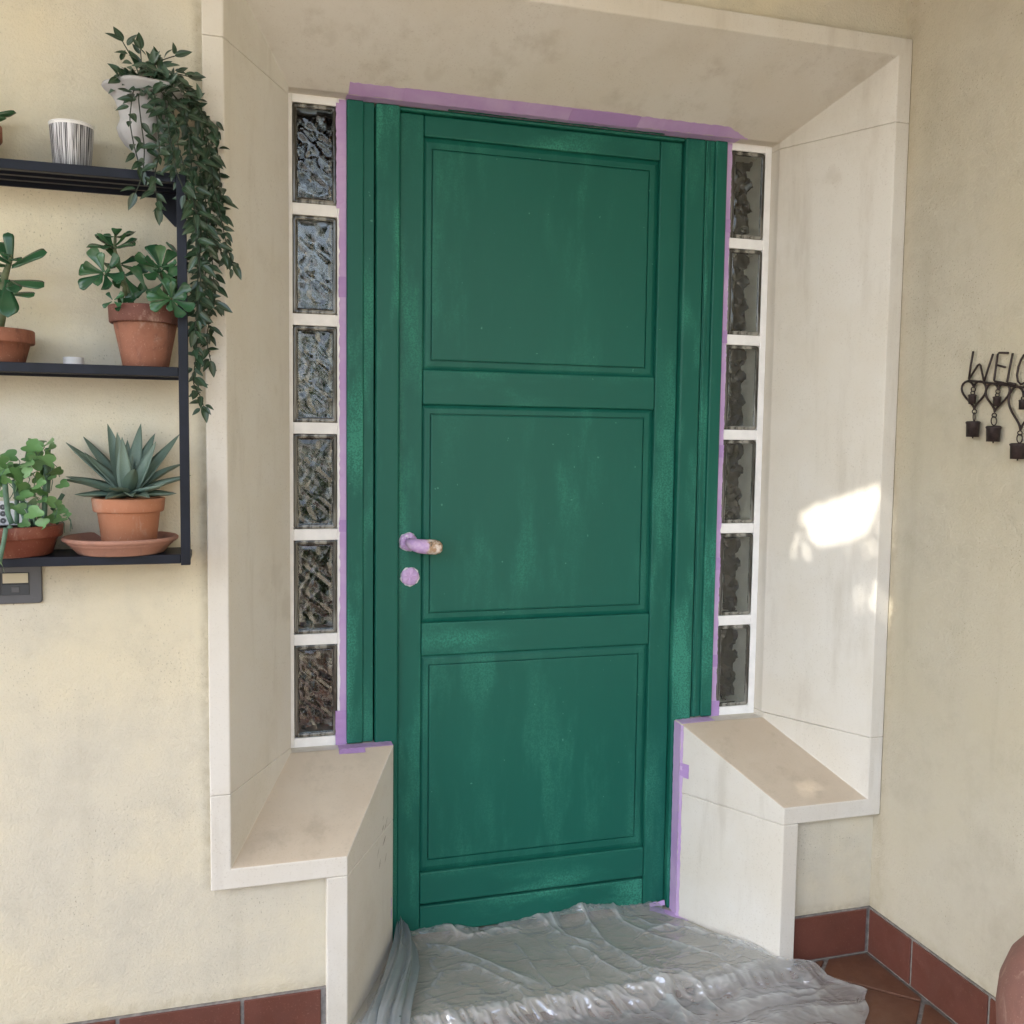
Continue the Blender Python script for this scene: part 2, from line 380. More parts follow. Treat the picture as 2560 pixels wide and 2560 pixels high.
def sheet_mat(name, clear, tint, crumple=1.0):
    m = M(name, 0.5, 0.3); v = m.coord()
    dr = m.math('MULTIPLY', m.ramp(m.voro(v, 34), 0.10, 0.07), m.ramp(m.noise(v, 7, 2), 0.62, 0.66))
    m.color(m.mix(dr, tint, (0.008, 0.08, 0.055)))
    # crumple relief: warped cells give flat facets with crisp creases
    wv = m.n.new('ShaderNodeVectorMath'); wv.operation = 'ADD'
    nz_ = m.n.new('ShaderNodeTexNoise'); nz_.inputs['Scale'].default_value = 7; nz_.inputs['Detail'].default_value = 3
    m.l.new(m.coord((0.45, 1.9, 1.0), rot=(0,0,R(-28))), wv.inputs[0]); m.l.new(m.coord(), nz_.inputs['Vector'])
    sc_ = m.n.new('ShaderNodeVectorMath'); sc_.operation = 'SCALE'; sc_.inputs['Scale'].default_value = 0.16
    m.l.new(nz_.outputs['Color'], sc_.inputs[0]); m.l.new(sc_.outputs[0], wv.inputs[1])
    def crease(sc_n, pw):                               # thin sharp ridges
        n_ = m.noise(wv.outputs[0], sc_n, 2, 0.5, 0.5)
        return m.math('POWER', m.math('SUBTRACT', 1.0, m.math('MULTIPLY', m.math('ABSOLUTE', m.math('SUBTRACT', n_, 0.5)), 4.0)), pw)
    h = m.math('ADD', m.math('MULTIPLY', m.math('MAXIMUM', crease(7, 5.0), 0.0), 0.9), m.math('MULTIPLY', m.math('MAXIMUM', crease(15, 5.0), 0.0), 0.18))
    h = m.math('ADD', h, m.math('MULTIPLY', m.voro(wv.outputs[0], 9), 0.45))
    m.bump(h, 0.42*crumple, 0.009)
    bn = m.p.inputs['Normal'].links[0].from_socket
    gl = m.n.new('ShaderNodeBsdfGlossy'); gl.inputs['Roughness'].default_value = 0.10; gl.inputs['Color'].default_value = (0.95, 0.97, 1, 1); m.l.new(bn, gl.inputs['Normal'])
    tr = m.n.new('ShaderNodeBsdfTransparent'); tr.inputs[0].default_value = (0.93, 0.94, 0.95, 1)
    tl = m.n.new('ShaderNodeBsdfTranslucent'); tl.inputs[0].default_value = tuple(tint) + (1,); m.l.new(bn, tl.inputs['Normal'])
    a = m.n.new('ShaderNodeMixShader'); a.inputs[0].default_value = 0.35
    m.l.new(m.p.outputs[0], a.inputs[1]); m.l.new(tl.outputs[0], a.inputs[2])
    b = m.n.new('ShaderNodeMixShader')
    lw = m.n.new('ShaderNodeLayerWeight'); lw.inputs[0].default_value = 0.35; m.l.new(bn, lw.inputs['Normal'])
    at_ = m.n.new('ShaderNodeAttribute'); at_.attribute_name = 'ply_glint'  # film layers and painted ridge highlights
    fac = m.math('MULTIPLY', m.math('SUBTRACT', 1.0, m.math('MULTIPLY', lw.outputs['Facing'], 0.62)), clear)
    fac = m.math('MULTIPLY', fac, m.math('SUBTRACT', 1.0, m.math('MULTIPLY', at_.outputs['Fac'], 0.85)))
    m.l.new(fac, b.inputs[0]); m.l.new(a.outputs[0], b.inputs[1]); m.l.new(tr.outputs[0], b.inputs[2])
    lf = m.n.new('ShaderNodeLayerWeight'); lf.inputs[0].default_value = 0.5; m.l.new(bn, lf.inputs['Normal'])
    fz = m.math('ADD', m.math('ADD', 0.09, m.math('MULTIPLY', at_.outputs['Fac'], 0.10)), m.math('MULTIPLY', m.math('POWER', lf.outputs['Facing'], 4.0), 0.85))
    c = m.n.new('ShaderNodeMixShader'); m.l.new(fz, c.inputs[0]); m.l.new(b.outputs[0], c.inputs[1]); m.l.new(gl.outputs[0], c.inputs[2])
    m.l.new(c.outputs[0], m.out.inputs['Surface'])
    return m.m
MAT['sheet'] = sheet_mat('clear_plastic_film', 0.95, (0.68, 0.71, 0.73))
MAT['sheet_bunch'] = sheet_mat('bunched_plastic_film', 0.34, (0.36, 0.40, 0.41), 0.5)

def leaf_mat(name, c1, c2, rough=0.4, stripe=None, edge=None, trans=0.15):
    m = M(name, rough, 0.5); v = m.coord()
    col = m.mix(m.rnd(), c1, c2)
    col = m.mix(m.math('MULTIPLY', m.ramp(m.noise(v, 60, 3), 0.4, 0.7), 0.3), col, tuple(x*0.6 for x in c1))
    if stripe:
        x, y, z = m.sep(v)
        w = m.math('DIVIDE', m.math('ABSOLUTE', y), m.math('ADD', m.math('MULTIPLY', m.math('SUBTRACT', 1.0, x), 0.20), 0.02))
        s1 = m.ramp(m.math('ABSOLUTE', m.math('SUBTRACT', w, 0.55)), 0.26, 0.12)
        s2 = m.ramp(m.math('ABSOLUTE', y), 0.016, 0.008)
        col = m.mix(m.math('MULTIPLY', m.math('MAXIMUM', s1, s2), 0.55), col, stripe)
    if edge:
        x, y, z = m.sep(v)
        col = m.mix(m.ramp(x, 0.55, 1.0), col, edge)
    m.color(col)
    m.p.inputs['Subsurface Weight'].default_value = 0.0
    return m.m
MAT['leaf_trail'] = leaf_mat('striped_trailing_leaf', (0.013, 0.032, 0.015), (0.026, 0.060, 0.026), 0.30, stripe=(0.065, 0.12, 0.08))
MAT['stem_trail'] = simple('trailing_stem', (0.018, 0.028, 0.015), 0.5, 0.4)
MAT['leaf_jade'] = leaf_mat('jade_leaf', (0.022, 0.074, 0.034), (0.046, 0.128, 0.050), 0.25)
MAT['stem_jade'] = simple('jade_stem', (0.10, 0.12, 0.06), 0.7, 0.3, var=0.3, scale=60)
MAT['leaf_agave'] = leaf_mat('agave_leaf', (0.120, 0.185, 0.145), (0.165, 0.235, 0.185), 0.5, edge=(0.10, 0.145, 0.105))
MAT['leaf_sen'] = leaf_mat('lobed_leaf', (0.085, 0.20, 0.062), (0.145, 0.28, 0.105), 0.45)
MAT['stem_sen'] = simple('blue_green_stem', (0.085, 0.155, 0.105), 0.55, 0.3, var=0.3, scale=40)
MAT['pot_new'] = terracotta('terracotta_new', (0.40, 0.172, 0.094), (0.44, 0.200, 0.115), (0.33, 0.14, 0.075), 0.45)
MAT['pot_old'] = terracotta('terracotta_stained', (0.24, 0.098, 0.060), (0.30, 0.128, 0.078), (0.110, 0.045, 0.034), 0.75)
MAT['pot_dark'] = terracotta('terracotta_dark_limed', (0.165, 0.050, 0.032), (0.20, 0.068, 0.042), (0.36, 0.20, 0.13), 0.35, 0.45)
MAT['pot_rim'] = terracotta('terracotta_dark_rim', (0.135, 0.055, 0.042), (0.16, 0.070, 0.050), (0.09, 0.040, 0.032), 0.5)
MAT['saucer'] = terracotta('terracotta_saucer', (0.34, 0.175, 0.125), (0.38, 0.20, 0.145), (0.23, 0.135, 0.11), 0.55)
MAT['jar'] = terracotta('smooth_jar', (0.21, 0.105, 0.085), (0.24, 0.120, 0.095), (0.17, 0.085, 0.07), 0.4, 0.6)
MAT['urn'] = stone('urn_plaster', (0.42, 0.42, 0.42), (0.36, 0.36, 0.36), (0.24, 0.235, 0.23))
def vase_mat():
    m = M('striped_vase', 0.3, 0.5); v = m.coord()
    x, y, z = m.sep(v)
    ang = m.math('ARCTAN2', x, y)
    cmb = m.n.new('ShaderNodeCombineXYZ')
    m.l.new(m.math('ADD', m.math('MULTIPLY', ang, 18.0), m.math('MULTIPLY', m.noise(v, 25, 2), 1.2)), cmb.inputs[0]); m.l.new(m.math('MULTIPLY', z, 4.0), cmb.inputs[2])
    f = m.ramp(m.noise(cmb.outputs[0], 1.6, 3, 0.7), 0.45, 0.52)
    f = m.math('MAXIMUM', f, m.ramp(z, 0.083, 0.0845))
    m.color(m.mix(f, (0.66, 0.66, 0.68), (0.035, 0.035, 0.04)))
    return m.m
MAT['vase'] = vase_mat()
MAT['vase_white'] = simple('white_ceramic', (0.75, 0.75, 0.73), 0.3)
MAT['plate_grey'] = simple('grey_switch_plate', (0.075, 0.075, 0.080), 0.4, 0.5, var=0.1, scale=10)
MAT['switch_dark'] = simple('dark_switch', (0.024, 0.028, 0.033), 0.4, 0.5)
MAT['cream_card'] = simple('cream_name_card', (0.56, 0.51, 0.37), 0.6, 0.3)
MAT['print_dark'] = simple('dark_print', (0.09, 0.09, 0.095), 0.5)
MAT['white_plastic'] = simple('white_plastic_tag', (0.72, 0.72, 0.74), 0.4)

# ------------------------------------------------------------------ dimensions (metres)
P_ = 0.028; S_ = 0.2644; G_ = 0.3037; BK = 0.40
XLo, XLi, XLb, XLk, XLj, XLjo = 0.0581, 0.1002, 0.2464, 0.5035, 0.3514, 0.3052
XW, XRi, XRb, XRk, XRj, XRjo = 1.7622, 1.7206, 1.5714, 1.3128, 1.4692, 1.5130
ZTo, ZTi, ZTb, ZBb, ZBi, ZBo = 2.3590, 2.3145, 2.1692, 0.5561, 0.4043, 0.3590
ZJT, ZJB = 2.153, 0.570
ZF, ZS = -0.0310, 0.0923
RS_ = 0.2440       # back edge of the right jamb splay

# ------------------------------------------------------------------ setting
g = MB(); g.add([(-250,-250,-0.20),(250,-250,-0.20),(250,250,-0.20),(-250,250,-0.20)], [(0,1,2,3)])
struct(g.build('ground', MAT['bounce_ground']))
porch = MB().box(-4.5, 2.1, -2.75, 0.02, -0.24, ZF - 0.006)
floor = struct(porch.build('floor', MAT['grout']))

def clip(poly, f):
    out = []
    for i in range(len(poly)):
        a, b = poly[i], poly[(i+1) % len(poly)]; fa, fb = f(a), f(b)
        if fa >= 0: out.append(a)
        if fa * fb < 0: t = fa / (fa - fb); out.append((a[0]+(b[0]-a[0])*t, a[1]+(b[1]-a[1])*t))
    return out
PIT = 0.246; r2 = math.sqrt(2)
for i in range(-16, 12):
    for j in range(-12, 18):
        a0 = 1.054 + i*PIT + 0.005; a1 = a0 + PIT - 0.010; b0 = 1.1575 + j*PIT + 0.005; b1 = b0 + PIT - 0.010
        poly = [((a+b)/r2, (a-b)/r2) for a, b in ((a0,b0),(a1,b0),(a1,b1),(a0,b1))]
        for f in (lambda q: XW-0.016-q[0], lambda q: -0.014-q[1], lambda q: q[1]+2.72, lambda q: q[0]+2.55):
            poly = clip(poly, f) if len(poly) > 2 else []
        if len(poly) < 3: continue
        ar = abs(sum(poly[k][0]*poly[(k+1)%len(poly)][1]-poly[(k+1)%len(poly)][0]*poly[k][1] for k in range(len(poly))))/2
        if ar < 0.0015: continue
        dz = random.uniform(-0.0006, 0.0006)
        MB().loft([[(x,y,ZF-0.008) for x,y in poly], [(x,y,ZF+dz) for x,y in poly]]).build('tile', MAT['floor_tile'], floor, 0.0012, 1)

# threshold slab between the jambs
th = MB().loft([[(XLj-0.03,-0.036,z),(XRj+0.03,-0.036,z),(XRj+0.03,0.41,z),(XLj-0.03,0.41,z)] for z in (-0.10, 0.0)])
struct(th.build('threshold_slab', MAT['slab'], None, 0.005))

# house: front wall, side wall, porch roof
wall = thing('house_wall', 'pale yellow plaster front wall holding the green door', 'wall', (-0.5, 0, ZF))
w = MB()
out = [(-4.6,-0.2),(XLjo+0.004,-0.2),(XLjo+0.004,ZBo+0.004),(XLo+0.004,ZBo+0.004),(XLo+0.004,ZTo-0.004),(XW+0.1,ZTo-0.004),(XW+0.1,3.5),(-4.6,3.5)]
w.loft([[(x,0.0,z) for x,z in out], [(x,BK,z) for x,z in out]])
out = [(XRjo-0.004,-0.2),(XW+0.1,-0.2),(XW+0.1,ZBo+0.004),(XRjo-0.004,ZBo+0.004)]
w.loft([[(x,0.0,z) for x,z in out], [(x,BK,z) for x,z in out]])
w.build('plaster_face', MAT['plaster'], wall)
ZC = 3.30
side = thing('side_wall', 'beige plaster side wall at right with the iron bell sign', 'wall', (XW, -1.2, ZF))
MB().box(XW, XW+0.25, -4.4, BK, -0.2, ZC-0.01).build('plaster_face', MAT['plaster_side_shaded'], side)  # unseen front stretch lengthened to block light from the right

def skirt(parent, pts, mat=MAT['tile']):
    pass
# skirting tiles
def sk_front(x0, x1): return MB().box(x0, x1, -0.0105, -0.0005, ZF+0.004, ZS-0.0015).build('tile', MAT['tile'], wall, 0.0012, 1)
sk_front(XRjo+0.004, XW-0.016)
xs = [(0.1255, XLjo-0.012), (-0.1325, 0.1175), (-0.3905, -0.1405), (-0.6485, -0.3985), (-0.9065, -0.6565)]
for a, b in xs: sk_front(a, b)
MB().box(-1.2, XLjo, -0.0065, -0.0004, ZF, ZS+0.002).build('grout_line', MAT['grout'], wall)
MB().box(XRjo, XW, -0.0065, -0.0004, ZF, ZS+0.002).build('grout_line', MAT['grout'], wall)
MB().box(XW-0.0065, XW-0.0004, -2.6, -0.004, ZF, ZS+0.002).build('grout_line', MAT['grout'], side)
ys = [(-0.1765, -0.0145), (-0.4345, -0.1845), (-0.6925, -0.4425), (-0.9505, -0.7005), (-1.2085, -0.9585), (-1.4665, -1.2165)]
for a, b in ys: MB().box(XW-0.0105, XW-0.0005, a, b, ZF+0.004, ZS-0.0015).build('tile', MAT['tile'], side, 0.0012, 1)

ZC = 3.30
def splay(u, v):
    a = Vector((XRi,-P_,0)); dr = Vector((XRb-XRi, S_+P_, 0)); n = dr.cross(Vector((0,0,1)))
    q = _fw + _rt*((u-1280)/FOC) - _up*((v-1280)/FOC); t = (a-CAM_LOC).dot(n)/q.dot(n); return CAM_LOC+q*t
def roof_pt(p): p = Vector(p); t = (ZC-p.z)/TO_SUN.z; q = p + TO_SUN*t; return (q.x, q.y)
# added holes in the unseen ceiling, shaped to cast the sun patches
random.seed(41)
def ragged_loop(pts, step, amp):
    out_ = []
    for k in range(len(pts)):
        a, b = Vector(pts[k]).to_2d(), Vector(pts[(k+1) % len(pts)]).to_2d(); n = max(1, int((b-a).length/step))
        for j in range(n):
            p = a.lerp(b, j/n); out_.append((p.x + random.uniform(-amp, amp), p.y + random.uniform(-amp, amp)))
    return out_
main_ = [roof_pt(splay(u,v)) for u,v in [(1996,1300),(2040,1272),(2120,1245),(2196,1220),(2206,1230),(2184,1262),(2186,1292),(2150,1335),(2112,1350),(2050,1360),(2022,1338),(2032,1308)]]
HOLES = [ragged_loop([(p[0], p[1], 0) for p in main_], 0.012, 0.004)]
def small_holes(u0, u1, v0, v1, n, rad, on=None):
    cnt = 0; tries = 0
    while cnt < n and tries < 400:
        tries += 1
        u, v = random.uniform(u0, u1), random.uniform(v0, v1)
        c = roof_pt(on(u, v) if on else splay(u, v)); r_ = rad*random.uniform(0.7, 1.3)
        if any(math.hypot(c[0]-p[0], c[1]-p[1]) < r_ + 0.008 for h in HOLES for p in h): continue
        a0 = random.uniform(0, 6.28)
        HOLES.append([(c[0]+r_*random.uniform(0.7,1.2)*math.cos(a0+k*1.2566), c[1]+r_*random.uniform(0.7,1.2)*math.sin(a0+k*1.2566)) for k in range(5)]); cnt += 1
small_holes(1975, 2018, 1345, 1385, 4, 0.0085)
small_holes(2184, 2198, 1462, 1522, 3, 0.0115)
small_holes(2140, 2192, 1478, 1524, 4, 0.0060)
small_holes(2100, 2200, 1345, 1385, 6, 0.0065)
small_holes(2190, 2210, 1250, 1330, 4, 0.0075)
def ledge(u, v):                                     # point on the sloping right sill
    n = Vector((0, ZBi-ZBb, S_+P_)); a = Vector((XRj, -P_, ZBi)); q = _fw + _rt*((u-1280)/FOC) - _up*((v-1280)/FOC)
    return CAM_LOC + q*((a-CAM_LOC).dot(n)/q.dot(n))
small_holes(2005, 2035, 1945, 1985, 3, 0.0085, ledge)
roof = thing('porch_roof', 'unseen porch ceiling shaped to block the sun, with added sun-patch holes, on a dark beam', 'roof', (0, -1.2, ZC))
bm = bmesh.new(); eds = []
for loop in [[(-4.3,-2.05),(XW+0.30,-2.05),(XW+0.30,0.0),(-4.3,0.0)]] + HOLES:
    vv = [bm.verts.new((x, y, ZC)) for x, y in loop]
    eds += [bm.edges.new((vv[k], vv[(k+1) % len(vv)])) for k in range(len(vv))]
bmesh.ops.triangle_fill(bm, use_beauty=True, use_dissolve=False, edges=eds)
for f in list(bm.faces):
    c = f.calc_center_median()
    def _in(poly):
        r_ = False
        for k in range(len(poly)):
            a, b = poly[k], poly[k-1]
            if (a[1] > c.y) != (b[1] > c.y) and c.x < (b[0]-a[0])*(c.y-a[1])/(b[1]-a[1])+a[0]: r_ = not r_
        return r_
    if any(_in(h) for h in HOLES): bm.faces.remove(f)
me = bpy.data.meshes.new('ceiling'); bm.to_mesh(me); bm.free(); me.materials.append(MAT['ceiling'])
co = bpy.data.objects.new('ceiling', me); link(co, roof)
sm0 = co.modifiers.new('thickness', 'SOLIDIFY'); sm0.thickness = 0.002
MB().box(-4.3, XW+0.30, -2.20, -2.06, 2.62, 3.36).build('beam', MAT['wood'], roof)
col = thing('porch_column', 'square cream plaster column at the corner of the porch', 'column', (-4.17, -2.13, ZF))
MB().box(-4.28, -4.06, -2.24, -2.02, ZF+0.03, 2.62).build('shaft', MAT['ceiling'], col, 0.01)
MB().box(-4.31, -4.03, -2.27, -1.99, ZF, ZF+0.12).build('base', MAT['stone'], col, 0.01)

# dark hallway behind the glass blocks and the door
hall = MB()
hall.add([(0.0,BK+0.01,-0.1),(1.9,BK+0.01,-0.1),(1.9,2.4,-0.1),(0.0,2.4,-0.1),(0.0,BK+0.01,2.6),(1.9,BK+0.01,2.6),(1.9,2.4,2.6),(0.0,2.4,2.6)],
         [(0,3,2,1),(4,5,6,7),(1,2,6,5),(2,3,7,6),(3,0,4,7)])
struct(hall.build('hallway', MAT['hall']))

# ------------------------------------------------------------------ stone surround
sur = thing('stone_door_surround', 'pale stone surround with deep splayed sides framing the green door', 'door surround', (0.9, 0, ZF))
def lofty(name, front, back, mat=MAT['stone'], bev=0.0028, sback=S_):
    q = MB()
    fl = [(x,-P_,z) for x,z in front]; mid = [(x, sback, z) for x,z in back]; bk = [(x, BK, z) for x,z in back]
    q.loft([fl, mid, bk])
    o = q.build(name, mat, sur, bev, 3)
    if name == 'sill':                                  # the sloping ledge is weathered darker
        o.data.materials.append(MAT['stone_dirty'])
        for p in o.data.polygons:
            if p.normal.z > 0.4 and p.normal.y < -0.1: p.material_index = 1
    return o
gap = 0.0004
lofty('lintel',
      [(XLo,ZTo),(XW-0.001,ZTo),(XW-0.001,ZJT),(XRi,ZJT),(XRi,ZTi),(XLi,ZTi),(XLi,ZJT),(XLo,ZJT)],
      [(XLo,ZTo),(XW-0.001,ZTo),(XW-0.001,ZJT),(XRb,ZJT),(XRb,ZTb),(XLb,ZTb),(XLb,ZJT),(XLo,ZJT)])
lofty('jamb', [(XLo,ZJT-gap),(XLi,ZJT-gap),(XLi,ZJB+gap),(XLo,ZJB+gap)], [(XLo,ZJT-gap),(XLb,ZJT-gap),(XLb,ZJB+gap),(XLo,ZJB+gap)])
lofty('jamb', [(XRi,ZJT-gap),(XW-0.001,ZJT-gap),(XW-0.001,ZJB+gap),(XRi,ZJB+gap)], [(XRb,ZJT-gap),(XW-0.001,ZJT-gap),(XW-0.001,ZJB+gap),(XRb,ZJB+gap)])
lofty('sill', [(XLo,ZJB),(XLi,ZJB),(XLi,ZBi),(XLj,ZBi),(XLj,ZBo),(XLo,ZBo)], [(XLo,ZJB),(XLb,ZJB),(XLb,ZBb),(XLk,ZBb),(XLk,ZBo),(XLo,ZBo)])
lofty('sill', [(XRi,ZJB),(XW-0.001,ZJB),(XW-0.001,ZBo),(XRj,ZBo),(XRj,ZBi),(XRi,ZBi)], [(XRb,ZJB),(XW-0.001,ZJB),(XW-0.001,ZBo),(XRk,ZBo),(XRk,ZBb),(XRb,ZBb)], sback=(S_+RS_)/2)
lofty('lower_jamb', [(XLjo,ZBo-gap),(XLj,ZBo-gap),(XLj,ZF),(XLjo,ZF)], [(XLjo,ZBo-gap),(XLk,ZBo-gap),(XLk,ZF),(XLjo,ZF)])
lofty('lower_jamb', [(XRj,ZBo-gap),(XRjo,ZBo-gap),(XRjo,ZF),(XRj,ZF)], [(XRk,ZBo-gap),(XRjo,ZBo-gap),(XRjo,ZF),(XRk,ZF)], sback=(S_+RS_)/2)

jd_ = Vector((XLk-XLj, S_+P_, 0)).normalized(); jn_ = Vector((jd_.y, -jd_.x, 0))
random.seed(90); sc = MB()
for k in range(9):
    t_ = random.uniform(0.20, 0.285); z_ = random.uniform(0.27, 0.40); L_ = random.uniform(0.008, 0.03); w_ = random.uniform(0.0012, 0.0035)
    p_ = Vector((XLj, -P_, z_)) + jd_*t_ + jn_*0.0006; d_ = (jd_*0.75 + Vector((0,0,random.uniform(0.5,1.2)))).normalized()
    pts = []
    for j in range(7): pts.append((p_ + d_*L_*j/6, w_*math.sin(math.pi*(j+0.4)/6.8)*random.uniform(0.6,1.2)))
    sc.loft([[tuple(c - Vector((0,0,r_))), tuple(c + Vector((0,0,r_)))] for c, r_ in pts], cap=False, closed=False)
sc.build('scuff_mark', MAT['scuff'], sur)
# ------------------------------------------------------------------ glass block side lights
NX, NZ = 26, 54
def block_pane(wd, ht):
    m_ = MB(); vs = []; fs = []
    for k in range(NZ+1):
        for i in range(NX+1):
            x = i/NX*wd; z = k/NZ*ht
            e = min(1.0, min(i, NX-i)/3.0, min(k, NZ-k)/3.0)
            a = math.sin((x*0.95+z)*104 + 0.7*math.sin(z*75+x*30)); b = math.sin((x*1.0-z*0.90)*92 + 0.8*math.sin(x*80-z*20)); a += 0.25*math.sin(3*a); b += 0.25*math.sin(3*b)
            d = 0.00088*e*(a*1.1 + b*0.6 + 0.4*a*b) + 0.0016*(1-e)
            vs.append((x, d, z))
    for k in range(NZ):
        for i in range(NX):
            q = k*(NX+1)+i; fs.append((q, q+1, q+NX+2, q+NX+1))
    n = len(vs)
    m_.add(vs, fs, True)
    # back face of the pane 7 mm behind
    m_.add([(0,0.009,0),(wd,0.009,0),(wd,0.009,ht),(0,0.009,ht)], [(3,2,1,0)])
    ring = [i for i in range(NX+1)] + [k*(NX+1)+NX for k in range(1,NZ+1)] + [NZ*(NX+1)+i for i in range(NX-1,-1,-1)] + [k*(NX+1) for k in range(NZ-1,0,-1)]
    for a, b in zip(ring, ring[1:]+ring[:1]):
        pa, pb = vs[a], vs[b]
        m_.add([pa, pb, (pb[0],0.009,pb[2]), (pa[0],0.009,pa[2])], [(0,1,2,3)])
    me = m_.mesh('glass_block'); bm = bmesh.new(); bm.from_mesh(me); bmesh.ops.remove_doubles(bm, verts=bm.verts, dist=1e-6)
    bmesh.ops.recalc_face_normals(bm, faces=bm.faces); bm.to_mesh(me); bm.free(); me.materials.append(MAT['glass']); return me
def rrect(x0, x1, z0, z1, r, n=5):
    pts = []
    for cx, cz, a0 in ((x1-r, z1-r, 0), (x0+r, z1-r, 90), (x0+r, z0+r, 180), (x1-r, z0+r, 270)):
        for k in range(n): a = R(a0 + 90*k/(n-1)); pts.append((cx+r*math.cos(a), cz+r*math.sin(a)))
    return pts
def block_panel(x0, x1, bx0, bx1, label, cavmat):
    t = thing('glass_block_window', label, 'window', ((x0+x1)/2, G_, ZBb), 'glass block side lights of the door')
    wd, ht = bx1-bx0, 0.24
    zs = [2.1509 - 0.2664*k for k in range(6)]
    gr = MB()
    yg0, yg1 = G_, G_+0.085
    gr.box(x0, bx0+0.001, yg0, yg1, ZBb-0.005, ZTb+0.005); gr.box(bx1-0.001, x1, yg0, yg1, ZBb-0.005, ZTb+0.005)
    prev = ZTb+0.005
    for z in zs:
        gr.box(bx0+0.001, bx1-0.001, yg0+0.0005, yg1, z-0.001, prev); prev = z-ht+0.001
    gr.box(bx0+0.001, bx1-0.001, yg0+0.0005, yg1, ZBb-0.005, prev)
    gr.build('grout_frame', MAT['grout_white'], t, 0.0015, 2)
    bd = 0.011
    pane = block_pane(wd-2*bd-0.002, ht-2*bd-0.002)
    rim = MB()
    L = [rrect(0.0015, wd-0.0015, 0.0015, ht-0.0015, 0.008), rrect(0.0025, wd-0.0025, 0.0025, ht-0.0025, 0.008), rrect(bd*0.55, wd-bd*0.55, bd*0.55, ht-bd*0.55, 0.006), rrect(bd, wd-bd, bd, ht-bd, 0.004), rrect(bd, wd-bd, bd, ht-bd, 0.004)]
    Y = [0.004, 0.0005, 0.003, -0.0010, 0.010]
    rim.loft([[(x, y, z) for x, z in l] for l, y in zip(L, Y)], cap=False, smooth=True)
    rim_me = rim.mesh('rim'); rim_me.materials.append(MAT['glass_rim'])
    cav = MB(); a, b = bd+0.0005, wd-bd-0.0005; c, d = bd+0.0005, ht-bd-0.0005
    cav.add([(a,.0115,c),(b,.0115,c),(b,.0115,d),(a,.0115,d),(a,.07,c),(b,.07,c),(b,.07,d),(a,.07,d)], [(0,1,5,4),(1,2,6,5),(2,3,7,6),(3,0,4,7)])
    cav_me = cav.mesh('inner_wall'); cav_me.materials.append(cavmat)
    bk = MB(); n1, n2 = 10, 20; vs = []; fs = []
    for k in range(n2+1):
        for i in range(n1+1):
            vs.append((a+(b-a)*i/n1, 0.066+0.003*math.sin(k*1.7+i*1.3)+0.002*math.sin(k*0.9-i*2.1), c+(d-c)*k/n2))
    for k in range(n2):
        for i in range(n1): q = k*(n1+1)+i; fs.append((q,q+1,q+n1+2,q+n1+1))
    bk.add(vs, fs, True); bk_me = bk.mesh('back_pane'); bk_me.materials.append(MAT['glass_back'])
    for z in zs:
        Mx = Matrix.Translation((bx0+bd+0.001, G_+0.0012, z-ht+bd+0.001))
        o = place('glass_block', pane, Mx, t)
        for nm, me in (('rim', rim_me), ('inner_wall', cav_me), ('back_pane', bk_me)):
            s = bpy.data.objects.new(nm, me); COL.objects.link(s); s.parent = o
            s.matrix_basis = Matrix.Translation((-(bd+0.001), -0.0012+0.0008, -(bd+0.001)))
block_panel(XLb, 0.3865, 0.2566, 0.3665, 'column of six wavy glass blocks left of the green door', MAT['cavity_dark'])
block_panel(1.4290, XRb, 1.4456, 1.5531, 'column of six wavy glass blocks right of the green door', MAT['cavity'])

# ------------------------------------------------------------------ door frame and door
fr = thing('door_frame', 'green painted stepped wooden frame around the panelled door', 'door frame', (0.91, 0.33, 0.0))
def bar(name, x0, x1, y0, z0, z1, mat=MAT['green_frame'], bev=0.003, y1=0.36, parent=fr, seg=3):
    return MB().box(x0, x1, y0, y1, z0, z1).build(name, mat, parent, bev, seg)
ZH = 2.1672
bar('casing', 0.3880, 0.4295, 0.2925, ZBb+0.003, ZH, bev=0.004)
bar('casing', 1.3925, 1.4280, 0.2925, ZBb+0.003, ZH, bev=0.004)
bar('fillet', 0.4298, 0.4560, 0.3000, ZBb+0.003, ZH, bev=0.002)
bar('fillet', 1.3665, 1.3922, 0.3000, ZBb+0.003, ZH, bev=0.002)
bar('fillet_bead', 1.3700, 1.3790, 0.2970, ZBb+0.003, ZH-0.001, bev=0.002)
bar('groove_backing', 0.4561, 0.4598, 0.325, ZBb+0.003, ZH-0.001, bev=0)
bar('groove_backing', 1.3632, 1.3664, 0.325, ZBb+0.003, ZH-0.001, bev=0)
bar('frame_post', 0.4600, 0.5205, 0.2950, 0.001, ZH, bev=0.006)
bar('frame_post', 1.3030, 1.3630, 0.2950, 0.001, ZH, bev=0.006)
bar('frame_head', 0.5207, 1.3028, 0.3010, 2.1575, ZH-0.0005, MAT['green_h'], bev=0.004)

